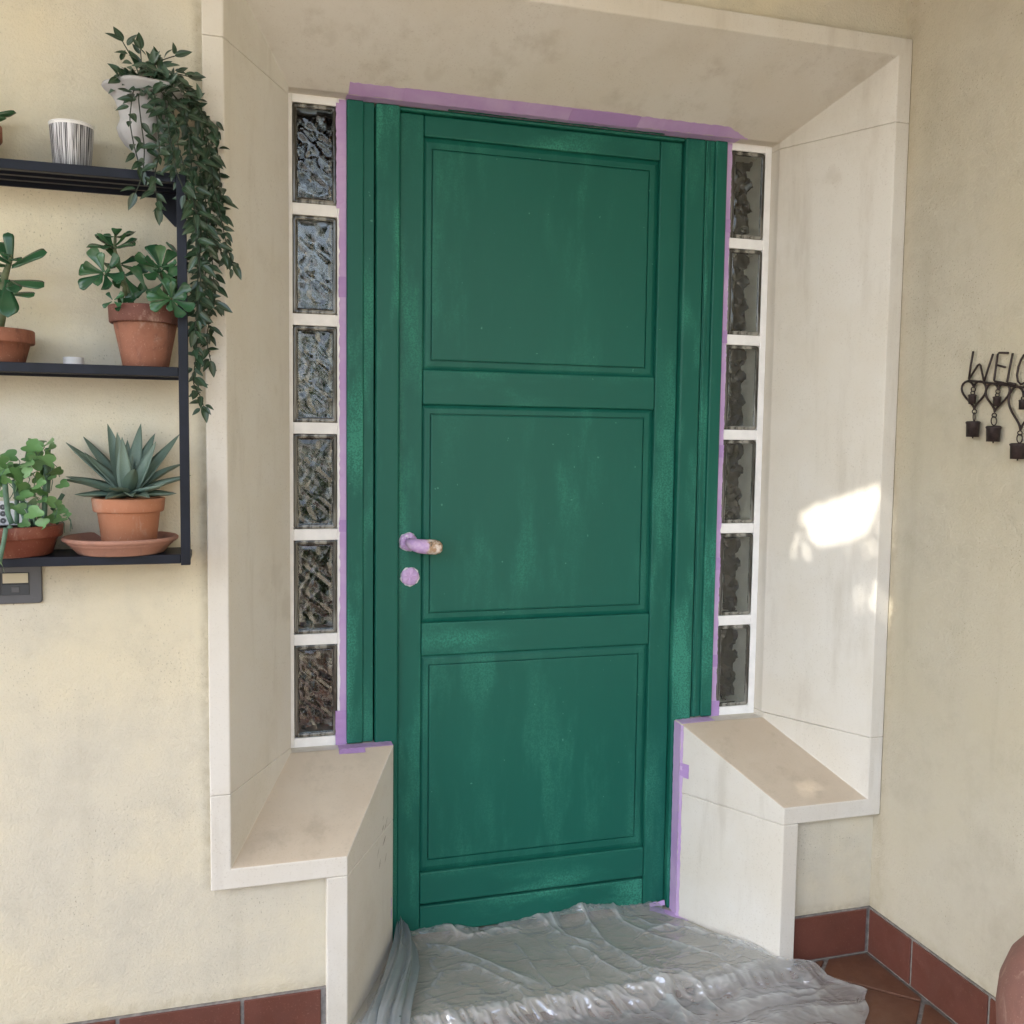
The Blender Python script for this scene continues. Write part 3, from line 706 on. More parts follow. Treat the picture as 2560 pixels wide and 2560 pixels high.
door = thing('door', 'freshly painted green wooden door with three raised panels', 'door', (0.91, 0.33, 0.012))
yd = 0.3140
xl0, xl1, xr0, xr1 = 0.5220, 0.5838, 1.2368, 1.3012
zt, zb = 2.1565, 0.0120
bar('stile', xl0, xl1, yd, zb, zt, MAT['green_v'], bev=0.0035, parent=door)
bar('stile', xr0, xr1, yd, zb, zt, MAT['green_v'], bev=0.0035, parent=door)
rails = [(2.1041, zt), (1.4305, 1.5199), (0.7724, 0.8602), (0.0962, 0.1832), (zb, 0.0900)]
for a, b in rails:
    bar('rail', xl1+0.0012, xr0-0.0012, yd+0.0008, a, b, MAT['green_h'], 0.004, parent=door)
bar('core', xl0+0.01, xr1-0.01, yd+0.016, zb+0.004, zt-0.004, MAT['green_v'], 0, y1=0.355, parent=door)
def panel(z0, z1, fz0, fz1):
    fx0, fx1 = 0.6080, 1.2050
    q = MB(); X0, X1, Z0, Z1 = xl1+0.0005, xr0-0.0005, z0-0.0005, z1+0.0005
    def rc(x0, x1, a, b, y): return [(x0,y,a),(x1,y,a),(x1,y,b),(x0,y,b)]
    def ins(d, y): return rc(fx0-d, fx1+d, fz0-d, fz1+d, y)
    def mg(t, y): return rc(X0+(fx0-X0)*t, X1+(fx1-X1)*t, Z0+(fz0-Z0)*t, Z1+(fz1-Z1)*t, y)
    loops = [mg(0, yd+0.0135), mg(0.08, yd+0.0125), mg(0.30, yd+0.0095), mg(0.42, yd+0.0082), ins(0.0034, yd+0.0075), ins(0.0024, yd+0.0115), ins(0.0008, yd+0.0115), ins(-0.0002, yd+0.0062), ins(-0.0030, yd+0.0052)]
    q.loft(loops, cap=False); n = len(q.v); q.f.append((n-4, n-3, n-2, n-1)); q.sm.append(False)
    q.build('panel', MAT['green_panel'], door)
panel(1.5199, 2.1041, 1.5459, 2.0736)
panel(0.8602, 1.4305, 0.8876, 1.4048)
panel(0.1832, 0.7724, 0.2173, 0.7448)

# handle and keyhole cover, masked with tape
def crinkle_disc(c, r, y, h, seed):
    random.seed(seed); q = MB(); seg = 40; loops = []
    ph = [random.uniform(0, 6.28) for _ in range(4)]
    for rr, yy in ((1.0, 0.0), (1.03, -h*0.5), (0.93, -h*0.95), (0.6, -h*1.0), (0.25, -h*1.02), (0.02, -h*1.0)):
        L = []
        for k in range(seg):
            a = 2*math.pi*k/seg
            w = 1 + (0.035*math.sin(5*a+ph[0]) + 0.025*math.sin(9*a+ph[1]) + 0.02*math.sin(14*a+ph[2]))*(rr > 0.5)
            L.append((c[0]+r*rr*w*math.cos(a), y+yy + 0.0009*math.sin(7*a+ph[3])*(rr < 1), c[2]+r*rr*w*math.sin(a)))
        loops.append(L)
    q.loft(loops, smooth=True); return q
hd = crinkle_disc((0.5485, 0, 1.0755), 0.0225, yd, 0.008, 3).build('handle', MAT['rosette'], door)
crinkle_disc((0.5480, 0, 1.0752), 0.0240, yd-0.0002, 0.004, 8).build('rosette_rim', MAT['foil'], hd)
lv = MB()
path = [(0.549,0.309,1.0755),(0.5495,0.292,1.0750),(0.551,0.276,1.0735),(0.557,0.265,1.0715),(0.568,0.260,1.0695),(0.582,0.258,1.0680),(0.598,0.257,1.0668),(0.610,0.2565,1.0660),(0.618,0.2565,1.0655),(0.6235,0.2570,1.0652),(0.6255,0.2575,1.0650)]
rads = [0.011,0.012,0.0145,0.0170,0.0180,0.0188,0.0192,0.0188,0.0165,0.0105,0.002]
lv.tube(path, rads, 18)
lv.v = [(x + 0.0012*noise.noise(Vector((x,y,z))*120), y + 0.0012*noise.noise(Vector((x,y,z))*110+Vector((5,0,0))), z + 0.0012*noise.noise(Vector((x,y,z))*100)) for x,y,z in lv.v]
lo = lv.build('lever', MAT['handle'], hd)
lo['label'] = 'worn lever with peeling purple tape'
kc = crinkle_disc((0.5530, 0, 0.9845), 0.0225, yd, 0.006, 21).build('keyhole_cover', MAT['rosette'], door)
crinkle_disc((0.5530, 0, 0.9842), 0.0245, yd-0.0002, 0.003, 29).build('cover_rim', MAT['foil'], kc)

# ------------------------------------------------------------------ masking tape
def ragged(a, b, n, amp, seed):
    random.seed(seed); return [amp*(random.random()-0.5) for _ in range(n+1)]
def tape_strip(name, label, p0, p1, wvec, nvec, th=0.0006, n=60, amp=0.0016, seed=1, mat=None, extra=None, taper=0.0):
    """strip from p0 to p1, width vector wvec, lifted along nvec; slightly torn edges and wrinkles."""
    p0, p1, wv, nv = Vector(p0), Vector(p1), Vector(wvec), Vector(nvec).normalized()
    ra = ragged(0, 1, n, amp, seed); rb = ragged(0, 1, n, amp, seed+50)
    q = MB(); loops = []
    for k in range(n+1):
        t = k/n; c = p0.lerp(p1, t); wl = wv.length; wd = wv.normalized()
        tp = 1.0
        if taper and t > 1-taper: tp = 1-(t-(1-taper))/taper*0.96
        a = c + wd*ra[k]; b = c + wd*(wl*tp + rb[k])
        bumpz = 0.0004*math.sin(k*1.9+seed) + 0.0003*noise.noise(Vector((k*0.7, seed, 0)))
        up = nv*(th+0.0006+bumpz); lowr = nv*0.0004
        loops.append([tuple(a+lowr), tuple(b+lowr), tuple(b+up), tuple(a+up)])
    q.loft(loops)
    o = q.build(name, mat or MAT['tape'], None if extra is None else extra)
    if extra is None: tag(o, label, 'tape', 'purple masking tape around the door')
    return o
yT = G_ - 0.0002
t1 = tape_strip('masking_tape', 'long purple tape strip between left glass blocks and green frame', (0.3715,yT,ZBb+0.002), (0.3705,yT,ZTb-0.003), (0.0182,0,0), (0,-1,0), n=150, amp=0.0030, seed=2)
tape_strip('tape_overlap', '', (0.3640,yT-0.0014,1.905), (0.3625,yT-0.0014,ZTb-0.012), (0.0245,0,0), (0,-1,0), n=30, amp=0.002, seed=7, extra=t1)
tape_strip('tape_overlap', '', (0.3690,yT-0.0014,1.69), (0.3690,yT-0.0014,1.74), (0.0200,0,0), (0,-1,0), n=6, seed=9, extra=t1, mat=MAT['tape2'])
tape_strip('tape_overlap', '', (0.3700,yT-0.0014,1.105), (0.3700,yT-0.0014,1.135), (0.0195,0,0), (0,-1,0), n=6, seed=9, extra=t1, mat=MAT['tape2'])
tape_strip('tape_overlap', '', (0.3600,yT-0.0014,0.553), (0.3610,yT-0.0014,0.645), (0.0290,0,0), (0,-1,0), n=12, seed=19, extra=t1, mat=MAT['tape2'])
t2 = tape_strip('masking_tape', 'long purple tape strip between green frame and right glass blocks', (1.4270,yT,ZBb+0.002), (1.4270,yT,ZTb-0.003), (0.0185,0,0), (0,-1,0), n=150, amp=0.0034, seed=4)
for k, zz in enumerate((1.925, 1.62, 1.30, 0.98, 0.70)):
    tape_strip('tape_overlap', '', (1.4310,yT-0.0014,zz), (1.4310,yT-0.0014,zz+0.035), (0.0155,0,0), (0,-1,0), n=6, seed=33+k, extra=t2, mat=MAT['tape2'])
tape_strip('tape_overlap', '', (1.4270,yT-0.0014,0.556), (1.4270,yT-0.0014,0.600), (0.0290,0,0), (0,-1,0), n=8, seed=39, extra=t2, mat=MAT['tape2'])
# lintel tape: folded over the back edge of the splayed soffit
sl = Vector((0, -(S_+P_), ZTi-ZTb)).normalized(); sn = Vector((0, -sl.z, sl.y)); sn = sn if sn.z < 0 else -sn
t3 = tape_strip('masking_tape', 'wide purple tape strip under the stone lintel above the door', (0.3880,S_,ZTb), (1.4700,S_,ZTb), sl*0.037, sn, n=110, amp=0.0035, seed=12, taper=0.07)
tape_strip('tape_overlap', '', (0.520,S_-0.0002,ZTb-0.0012), (1.09,S_-0.0002,ZTb-0.0012), sl*0.0400, sn, n=50, amp=0.0015, seed=14, extra=t3)
tape_strip('tape_overlap', '', (0.95,S_-0.0002,ZTb-0.0024), (1.14,S_-0.0002,ZTb-0.0024), sl*0.0385, sn, n=18, amp=0.0015, seed=15, extra=t3, mat=MAT['tape2'])
tape_strip('tape_overlap', '', (0.3850,S_+0.002,ZTb-0.0008), (1.4500,S_+0.002,ZTb-0.0008), (0,0.034,0), (0,0,-1), n=80, amp=0.003, seed=17, extra=t3)
tape_strip('dark_strip', '', (0.640,S_+0.022,ZTb-0.0022), (1.235,S_+0.022,ZTb-0.0022), (0,0.008,0), (0,0,-1), n=60, amp=0.005, seed=18, extra=t3, mat=MAT['green_h'])  # thin dark green strip along the blackish gap line of the tape
# sill tapes
t4 = tape_strip('masking_tape', 'short purple tape on the left stone sill under the green frame', (0.3650,S_-0.004,ZBb), (0.5025,S_-0.002,ZBb), (0,0.034,0), (0,0,1), n=24, amp=0.002, seed=23)
ss = Vector((0, -(S_+P_), ZBi-ZBb)).normalized(); sm_ = Vector((0, ss.z, -ss.y)); sm_ = sm_ if sm_.z > 0 else -sm_
tape_strip('tape_overlap', '', (0.3640,S_-0.003,ZBb), (0.4300,S_-0.003,ZBb), ss*0.016, sm_, n=12, seed=25, extra=t4, mat=MAT['tape2'])
t5 = tape_strip('masking_tape', 'vertical purple tape on the right lower jamb beside the door', (XRk-0.0002,0.2560,0.0015), (XRk-0.0002,0.2560,ZBb-0.002), (0,0.040,0), (-1,0,0), n=50, amp=0.002, seed=27)
sj = Vector((XRj-XRk, -P_-0.254, 0)).normalized(); nj = Vector((sj.y, -sj.x, 0)); nj = nj if nj.x < 0 else -nj
tape_strip('tape_overlap', '', (XRk,0.2540,0.0015), (XRk,0.2540,ZBb-0.004), sj*0.009, nj, n=50, amp=0.003, seed=28, extra=t5)
tape_strip('tape_overlap', '', (XRk,0.2540,0.405), (XRk,0.2540,0.445), sj*0.030, nj, n=6, amp=0.002, seed=29, extra=t5, mat=MAT['tape2'])
tape_strip('masking_tape', 'short purple tape on the right stone sill under the green frame', (1.3150,S_-0.014,ZBb), (1.4200,S_-0.006,ZBb), (0,0.040,0), (0,0,1), n=20, amp=0.002, seed=31)
t7 = tape_strip('masking_tape', 'crumpled purple tape on the threshold at the door foot', (1.250,0.300,0.0005), (1.330,0.215,0.0005), (0.02,0.02,0), (0,0,1), n=16, amp=0.003, seed=35)
tape_strip('tape_overlap', '', (1.255,0.306,0.006), (1.300,0.302,0.010), (0,0.004,0.012), (0,-1,0), n=8, amp=0.003, seed=36, extra=t7)
tape_strip('masking_tape', 'small purple tape scrap low on the left lower jamb', (0.4985,0.2560,0.10), (0.4985,0.2560,0.16), Vector((XLj-XLk, -P_-S_, 0)).normalized()*0.006, (0.9,0.45,0), n=6, seed=37)

# ------------------------------------------------------------------ plastic sheet
def seg_d(px, py, a, b):
    dx, dy = b[0]-a[0], b[1]-a[1]; L2 = dx*dx+dy*dy
    t = np.clip(((px-a[0])*dx+(py-a[1])*dy)/L2, 0, 1)
    return np.hypot(px-(a[0]+t*dx), py-(a[1]+t*dy)), t, np.sign((px-a[0])*dy-(py-a[1])*dx)
def ridge(u0, v0, s, pts): return [tuple(at(u0+x*s, v0+y*s, z=0.0 if True else 0)[:2]) for x, y in pts]
A_, B_ = 0.31056, 0.41408
FOLDS = [  # polyline, height, width
 (ridge(900,2260,A_,[(500,350),(700,375),(870,430),(1150,560),(1480,680)]), 0.013, 0.013),
 (ridge(900,2260,A_,[(780,490),(950,540),(1130,630),(1450,770)]), 0.012, 0.012),
 (ridge(900,2260,A_,[(1230,310),(1330,430),(1430,580),(1580,735)]), 0.006, 0.006),
 (ridge(900,2260,A_,[(560,720),(640,600),(660,560)]), 0.006, 0.008),
 (ridge(900,2260,A_,[(980,380),(1270,415)]), 0.003, 0.005),
 (ridge(900,2260,A_,[(1500,120),(1600,230),(1700,310),(1932,380)]), 0.012, 0.012),
 (ridge(900,2260,A_,[(1690,370),(1820,400),(1932,470)]), 0.011, 0.010),
 (ridge(900,2260,A_,[(1620,360),(1720,470),(1830,560),(1860,660)]), 0.005, 0.007),
 (ridge(900,2260,A_,[(660,260),(870,295),(1080,240),(1300,235)]), 0.012, 0.012),
 (ridge(900,2260,A_,[(1350,130),(1480,180),(1640,300)]), 0.010, 0.009),
 (ridge(900,2260,A_,[(1750,100),(1860,190),(1932,280)]), 0.010, 0.009),
 (ridge(1400,2200,B_,[(40,370),(270,400),(480,530),(600,600),(720,720),(900,800)]), 0.015, 0.013),
 (ridge(1400,2200,B_,[(100,190),(180,290),(280,400)]), 0.010, 0.009),
 (ridge(1400,2200,B_,[(180,470),(320,550),(440,610)]), 0.010, 0.009),
 (ridge(1400,2200,B_,[(640,580),(700,690),(770,800)]), 0.012, 0.010),
 (ridge(1400,2200,B_,[(820,600),(900,680),(980,745)]), 0.014, 0.010),
 (ridge(1400,2200,B_,[(300,180),(380,270),(520,340),(760,430),(1000,510)]), 0.013, 0.012),
 (ridge(1400,2200,B_,[(490,330),(640,300),(820,320),(1000,390),(1190,450)]), 0.013, 0.014),
 (ridge(1400,2200,B_,[(850,350),(1000,380),(1190,430),(1300,480)]), 0.012, 0.010),
 (ridge(1400,2200,B_,[(430,230),(560,290),(680,300)]), 0.009, 0.009),
 (ridge(1400,2200,B_,[(640,370),(780,430),(940,480),(1050,570)]), 0.009, 0.010),
 (ridge(1400,2200,B_,[(380,590),(560,570),(720,560),(860,640)]), 0.008, 0.010),
 (ridge(1400,2200,B_,[(850,620),(1050,570),(1220,500)]), 0.012, 0.012),
 (ridge(1400,2200,B_,[(1000,700),(1300,630),(1600,600)]), 0.010, 0.020),
 (ridge(1400,2200,B_,[(1250,760),(1500,700),(1800,700)]), 0.006, 0.025),
 (ridge(1400,2200,B_,[(950,830),(1150,800),(1500,850)]), 0.008, 0.020),
]
NXs, NYs = 300, 230
tt = np.linspace(0, 1, NYs); yy = 0.3125 - tt*(0.3125+0.56)
def interp(y, ks): return np.interp(-y, [-k[0] for k in ks], [k[1] for k in ks])
xl = interp(yy, [(0.3125,0.530),(0.2644,0.515),(-0.028,0.370),(-0.06,0.33),(-0.60,0.22)])
xr = interp(yy, [(0.3125,1.275),(0.262,1.285),(0.21,1.315),(0.08,1.385),(-0.028,1.462),(-0.042,1.492),(-0.060,1.552),(-0.12,1.598),(-0.174,1.630),(-0.20,1.611),(-0.288,1.5455),(-0.60,1.31)])
ss_ = np.linspace(0, 1, NXs)
XX = xl[:,None] + (xr-xl)[:,None]*ss_[None,:]; YY = np.repeat(yy[:,None], NXs, 1)
edge = np.minimum(ss_, 1-ss_)[None,:]
XX = XX + 0.006*np.sin(YY*70)*np.where(edge < 0.02, 1, 0)
dropy = -0.037 + 0.004*np.sin(XX*40)
base = np.where(YY > dropy, 0.0, np.maximum(-0.034, (YY-dropy)*0.62*(1+0.25*np.sin(XX*23+1)+0.2*np.sin(XX*57))))
base = base + 0.004
Z = base.copy(); PLY_GLINT = np.zeros_like(Z)
for poly, h, wd in FOLDS:
    best = np.full_like(Z, 1e9); sg = np.zeros_like(Z); along = np.zeros_like(Z)
    n = len(poly)-1
    for i in range(n):
        d, t, s = seg_d(XX, YY, poly[i], poly[i+1])
        m_ = d < best; best = np.where(m_, d, best); sg = np.where(m_, s, sg); along = np.where(m_, (i+t)/n, along)
    fade = np.clip(np.minimum(along, 1-along)*6+0.25, 0, 1)
    q = np.where(sg > 0, best/(wd*1.35), best/(wd*0.85))
    Z += 0.72*h*fade*np.exp(-q**1.15); PLY_GLINT = np.maximum(PLY_GLINT, fade*np.maximum(0.75*np.exp(-(q*2.1)**2), 0.42*np.exp(-(q*0.85)**2))*min(1.0, h/0.011))  # film layers, plus ridge highlights put in as whiter streaks
nz = np.zeros_like(Z); nf = np.zeros_like(Z)
for j in range(NYs):
    for i in range(NXs):
        x, y = XX[j,i], YY[j,i]
        a = 1-abs(noise.noise(Vector((x*5+y*4, y*9-x*3.5, 1.7)))*2)
        b = 1-abs(noise.noise(Vector((x*22, y*20+x*12, 4.1)))*2)
        c = 1-abs(noise.noise(Vector((x*48+y*20, y*22, 9.1)))*2)
        nz[j,i] = 0.0026*max(a,0)**3 + 0.0013*max(b,0)**3
        nf[j,i] = max(c,0)**2
crink = np.exp(-((YY+0.065)/0.045)**2)*(0.4+0.6*np.clip((1.35-XX)*3,0,1))
Z += nz + nf*0.008*crink
doorf = np.clip((YY-0.262)/0.045, 0, 1)**1.3
lift = 0.018 + 0.010*np.sin(XX*13+0.5) + 0.004*np.sin(XX*31) + 0.004*nf
Z += doorf*lift
Z[:, -4:] += np.linspace(0, 0.003, 4)[None,:]
Z = np.maximum(Z, np.where(YY > -0.037, 0.0025, ZF+0.0025))
sv = [(float(XX[j,i]), float(min(YY[j,i], 0.3115)), float(Z[j,i])) for j in range(NYs) for i in range(NXs)]
sf = [(j*NXs+i, j*NXs+i+1, (j+1)*NXs+i+1, (j+1)*NXs+i) for j in range(NYs-1) for i in range(NXs-1)]
sheet = thing('plastic_sheet', 'crumpled clear plastic dust sheet covering the threshold and floor', 'plastic sheet', (0.95, 0.1, 0.0))
PLY_GLINT = np.clip(PLY_GLINT*(0.35+0.65*np.clip(nf*1.5, 0, 1))*0.95 + np.where(YY < -0.034, 0.26, 0.0) + np.clip(nz/0.0026-0.55, 0, 1)*0.30 + crink*nf*0.5 + doorf*0.30, 0, 1)
film = MB().add(sv, sf, True).build('film', MAT['sheet'], sheet)
pa = film.data.attributes.new('ply_glint', 'FLOAT', 'POINT'); pa.data.foreach_set('value', PLY_GLINT.astype(np.float32).ravel())
# bunched end gathered along the left jamb
bp = [((0.5275,0.287,0.030), 0.010, 0.052), ((0.5290,0.268,0.026), 0.019, 0.050), ((0.5260,0.235,0.022), 0.026, 0.046), ((0.518,0.190,0.020), 0.034, 0.042),
      ((0.503,0.130,0.018), 0.042, 0.038), ((0.482,0.070,0.016), 0.046, 0.034), ((0.462,0.015,0.014), 0.050, 0.030), ((0.445,-0.030,0.008), 0.054, 0.028), ((0.432,-0.075,-0.014), 0.060, 0.030), ((0.42,-0.14,-0.026), 0.070, 0.024), ((0.40,-0.24,-0.028), 0.08, 0.02)]
loops = []; NB = 64
for k in range(len(bp)*6-5):
    t = k/6; i = min(int(t), len(bp)-2); f = t-i
    c = Vector(bp[i][0]).lerp(Vector(bp[i+1][0]), f); hw = bp[i][1]*(1-f)+bp[i+1][1]*f; hh = bp[i][2]*(1-f)+bp[i+1][2]*f
    L = []
    for a in range(NB+1):
        th_ = math.pi*a/NB
        rr = 1 + 0.20*math.sin(th_*9+0.5+0.25*t) + 0.10*math.sin(th_*17+1.1*t) + 0.08*noise.noise(Vector((th_*3, t*0.6, 2)))
        rr *= 0.92
        L.append((c.x + hw*math.cos(math.pi-th_)*rr, c.y + 0.006*math.sin(th_*7+t), max(c.z + hh*math.sin(th_)*rr, c.z-0.01)))
    loops.append(L)
bo = MB().loft(loops, cap=False, smooth=True, closed=False).build('gathered_end', MAT['sheet_bunch'], sheet)

# ------------------------------------------------------------------ wall shelf
shelf = thing('wall_shelf', 'black metal three tier shelf mounted on the yellow wall', 'shelf', (-0.35, -0.07, 1.09))
YF_, XS0, XS1 = -0.142, -0.95, 0.0100
for zt_, zb_ in ((1.8445, 1.8268), (1.4750, 1.4570), (1.1078, 1.0898)):
    MB().box(XS0, XS1, YF_, YF_+0.016, zb_, zt_).build('front_rail', MAT['black_metal'], shelf, 0.001, 2)
    s = MB().box(XS0, XS1, YF_+0.0165, -0.006, zt_-0.006, zt_-0.001)
    s.build('shelf_board', MAT['black_metal'], shelf, 0.0008, 1)
    r_ = MB()
    for ya in (-0.085, -0.045):
        r_.box(XS0, XS1, ya, ya+0.012, zt_-0.014, zt_-0.0062)
    r_.build('stiffener', MAT['black_metal'], shelf)
    MB().box(XS0, XS1, -0.0055, -0.0005, zt_-0.018, zt_-0.001).build('back_rail', MAT['black_metal'], shelf)
for x0 in (0.0105, XS0-0.018):
    MB().box(x0, x0+0.0180, -0.1460, -0.1280, 1.0868, 1.8430).build('post', MAT['black_metal'], shelf, 0.001, 2)
    MB().box(x0+0.001, x0+0.0165, -0.1275, -0.0005, 1.8270, 1.8400).build('side_bar', MAT['black_metal'], shelf, 0.001, 1)
    MB().box(x0+0.001, x0+0.0165, -0.1275, -0.0005, 1.0890, 1.1020).build('side_bar', MAT['black_metal'], shelf, 0.001, 1)
gus = [(-0.0300,1.8260),(-0.0300,1.8030),(0.0010,1.7700),(0.0125,1.7695),(0.0125,1.8260)]
MB().loft([[(x,-0.0100,z) for x,z in gus], [(x,-0.0060,z) for x,z in gus]]).build('gusset', MAT['black_metal'], shelf, 0.0008, 1)

# ------------------------------------------------------------------ leaf templates
def leaf_mesh(name, prof, fold=0.25, droop=0.15, thick=0.0, nseg=8, mat=None, tipcurl=0.0, cross=5):
    """unit-length leaf along +X, width profile prof(t), normal +Z."""
    q = MB(); rows = []
    for k in range(nseg+1):
        t = k/nseg; w = prof(t); z0 = -droop*t*t + tipcurl*max(0, t-0.6)**2
        row = []
        for c in range(cross):
            s = (c/(cross-1))*2-1
            row.append((t, s*w, z0 + fold*w*abs(s)**1.3))
        rows.append(row)
    n = cross
    vs = [p for r_ in rows for p in r_]; fs = []
    for k in range(nseg):
        for c in range(n-1): fs.append((k*n+c, k*n+c+1, (k+1)*n+c+1, (k+1)*n+c))
    q.add(vs, fs, True)
    if thick:
        vs2 = [(x, y, z - thick*(1-abs(2*(i % n)/(n-1)-1)**2.0)*min(1, 4*x+0.3)*min(1, 5*(1-x)+0.15)) for i, (x, y, z) in enumerate(vs)]
        vt = [(x, y, z + 0.4*thick*(1-abs(2*(i % n)/(n-1)-1)**2.0)*min(1, 4*x+0.2)*min(1, 5*(1-x)+0.1)) for i, (x, y, z) in enumerate(vs)]
        q = MB(); q.add(vt, fs, True); q.add(vs2, [tuple(reversed(f)) for f in fs], True)
        me = q.mesh(name); bm = bmesh.new(); bm.from_mesh(me); bmesh.ops.remove_doubles(bm, verts=bm.verts, dist=1e-5); bm.to_mesh(me); bm.free()
    else: me = q.mesh(name)
    if mat: me.materials.append(mat)
    return me
ov = lambda t: 0.235*math.sin(math.pi*min(1, t**0.80))**0.85*(1-0.25*t) + 0.002
LT = [leaf_mesh('leaf', ov, 0.35, d, 0, 8, MAT['leaf_trail']) for d in (0.05, 0.18, 0.30)]
jd = lambda t: (0.055 + 0.220*math.sin(math.pi*t**1.35/2)**1.5)*(1-max(0,(t-0.78)/0.22)**2.4)**0.5 + 0.002
LJ = [leaf_mesh('leaf', jd, 0.35, d, 0.07, 15, MAT['leaf_jade'], c) for d, c in ((-0.10, 0.4), (0.10, -0.3), (0.0, 0.9))]
jl = lambda t: (0.07 + 0.10*math.sin(math.pi*t**1.2/2))*(1-max(0,(t-0.80)/0.20)**2.4)**0.5 + 0.002
LJL = [leaf_mesh('leaf', jl, 0.2, d, 0.08, 15, MAT['leaf_jade']) for d in (-0.15, 0.08)]
def lobed(name):
    q = MB(); pts = []
    for k in range(31):
        a = -math.pi*0.93 + 2*math.pi*0.93*k/30
        r_ = 0.5*(1 + 0.20*math.cos(3*a) + 0.10*math.cos(5*a))
        pts.append((0.45 + r_*math.cos(a), r_*0.95*math.sin(a), 0.10*math.sin(2*a)*r_ + 0.10*abs(math.sin(a))))
    q.add([(0.15,0,0.0),(0.45,0,-0.03)] + pts, [(1, 2+k, 3+k) for k in range(30)] + [(1, 32, 0), (1, 0, 2)], True)
    me = q.mesh(name); me.materials.append(MAT['leaf_sen']); return me
LS = [lobed('leaf')]

# ------------------------------------------------------------------ things on the top shelf
ZT1 = 1.8445
urn_c = Vector((-0.0480, -0.078, ZT1))
up = thing('potted_plant', 'trailing striped dark green plant spilling from a grey fluted urn', 'potted plant', urn_c, 'potted plants on the wall shelf')
prof = [(0.001,0.0),(0.026,0.0),(0.027,0.006),(0.022,0.010),(0.017,0.016),(0.015,0.030),(0.018,0.040),(0.022,0.045),(0.024,0.050),(0.034,0.060),(0.045,0.076),(0.0495,0.092),(0.0480,0.102),(0.046,0.110),(0.049,0.125),(0.054,0.142),(0.062,0.155),(0.073,0.162),(0.076,0.166),(0.074,0.170),(0.068,0.167),(0.056,0.158),(0.046,0.140),(0.044,0.10)]
uq = MB(); seg = 60; loops = []
for r_, z in prof:
    fl = 0.0022 if 0.052 < z < 0.100 and r_ > 0.03 else 0.0
    rf = 0.003 if z > 0.158 and r_ > 0.06 else 0.0
    loops.append([((r_+fl*abs(math.cos(10*math.pi*i/seg*2/2))*1.6 + rf*math.sin(12*math.pi*i/seg))*math.cos(2*math.pi*i/seg)+urn_c.x, (r_+fl*abs(math.cos(10*math.pi*i/seg))*1.6+ rf*math.sin(12*math.pi*i/seg))*math.sin(2*math.pi*i/seg)+urn_c.y, z+urn_c.z) for i in range(seg)])
uq.loft(loops, smooth=True).build('urn', MAT['urn'], up)
MB().lathe([(0.001,0.0),(0.046,0.0)], (urn_c.x, urn_c.y, ZT1+0.150), 24, False).build('soil', MAT['soil'], up)
# strands as polylines of photo measurements: (u, v, y)
ST = [
 [(352,205,-.09),(345,245,-.15),(350,300,-.16),(360,370,-.165),(360,440,-.165),(335,485,-.165)],
 [(350,200,-.09),(330,230,-.15),(322,300,-.155),(335,360,-.16),(350,420,-.165)],
 [(355,200,-.09),(385,240,-.15),(395,310,-.16),(398,380,-.165),(385,440,-.17),(395,520,-.17)],
 [(370,195,-.08),(425,225,-.12),(462,270,-.13),(470,340,-.13),(478,420,-.13),(485,500,-.13),(500,580,-.13),(497,660,-.13),(490,740,-.13),(492,820,-.13),(488,900,-.13),(482,960,-.12),(505,1000,-.12),(507,1018,-.12)],
 [(375,190,-.08),(440,205,-.10),(490,250,-.10),(515,320,-.10),(525,400,-.10),(535,470,-.10),(545,520,-.10),(560,580,-.10),(572,640,-.10),(585,665,-.10)],
 [(370,195,-.08),(450,230,-.08),(500,300,-.08),(520,380,-.08),(522,460,-.08),(525,540,-.08),(528,620,-.08),(532,700,-.08),(528,780,-.07),(515,850,-.07),(525,905,-.07)],
 [(365,195,-.08),(420,240,-.14),(440,300,-.155),(445,370,-.16),(470,450,-.155),(492,530,-.15),(490,600,-.15),(500,690,-.15),(495,780,-.15),(488,830,-.14)],
 [(372,195,-.08),(455,225,-.06),(505,280,-.06),(535,310,-.06),(545,380,-.06),(550,450,-.06),(555,520,-.06),(530,600,-.06)],
 [(365,195,-.08),(410,235,-.15),(420,300,-.16),(425,360,-.165),(440,430,-.165),(470,500,-.16),(510,560,-.14),(540,610,-.12),(560,640,-.11)],
 [(372,195,-.08),(440,240,-.11),(475,330,-.115),(500,420,-.115),(512,500,-.115),(518,590,-.115),(510,680,-.115),(515,740,-.11),(545,760,-.11)],
 [(350,195,-.08),(340,160,-.08),(325,135,-.08),(305,100,-.08)],
 [(355,195,-.08),(352,160,-.08),(350,120,-.08)],
 [(360,195,-.08),(380,165,-.09),(410,150,-.09),(440,140,-.09)],
 [(365,195,-.08),(400,180,-.10),(440,185,-.10),(470,190,-.09)],
 [(355,200,-.09),(320,190,-.12),(295,200,-.14)],
]
random.seed(5)
def resample(pts, step):
    out = [pts[0]]; acc = 0
    for a, b in zip(pts, pts[1:]):
        L = (b-a).length; n = max(1, int(L/step))
        for k in range(1, n+1): out.append(a.lerp(b, k/n))
    return out
nleaf = 0
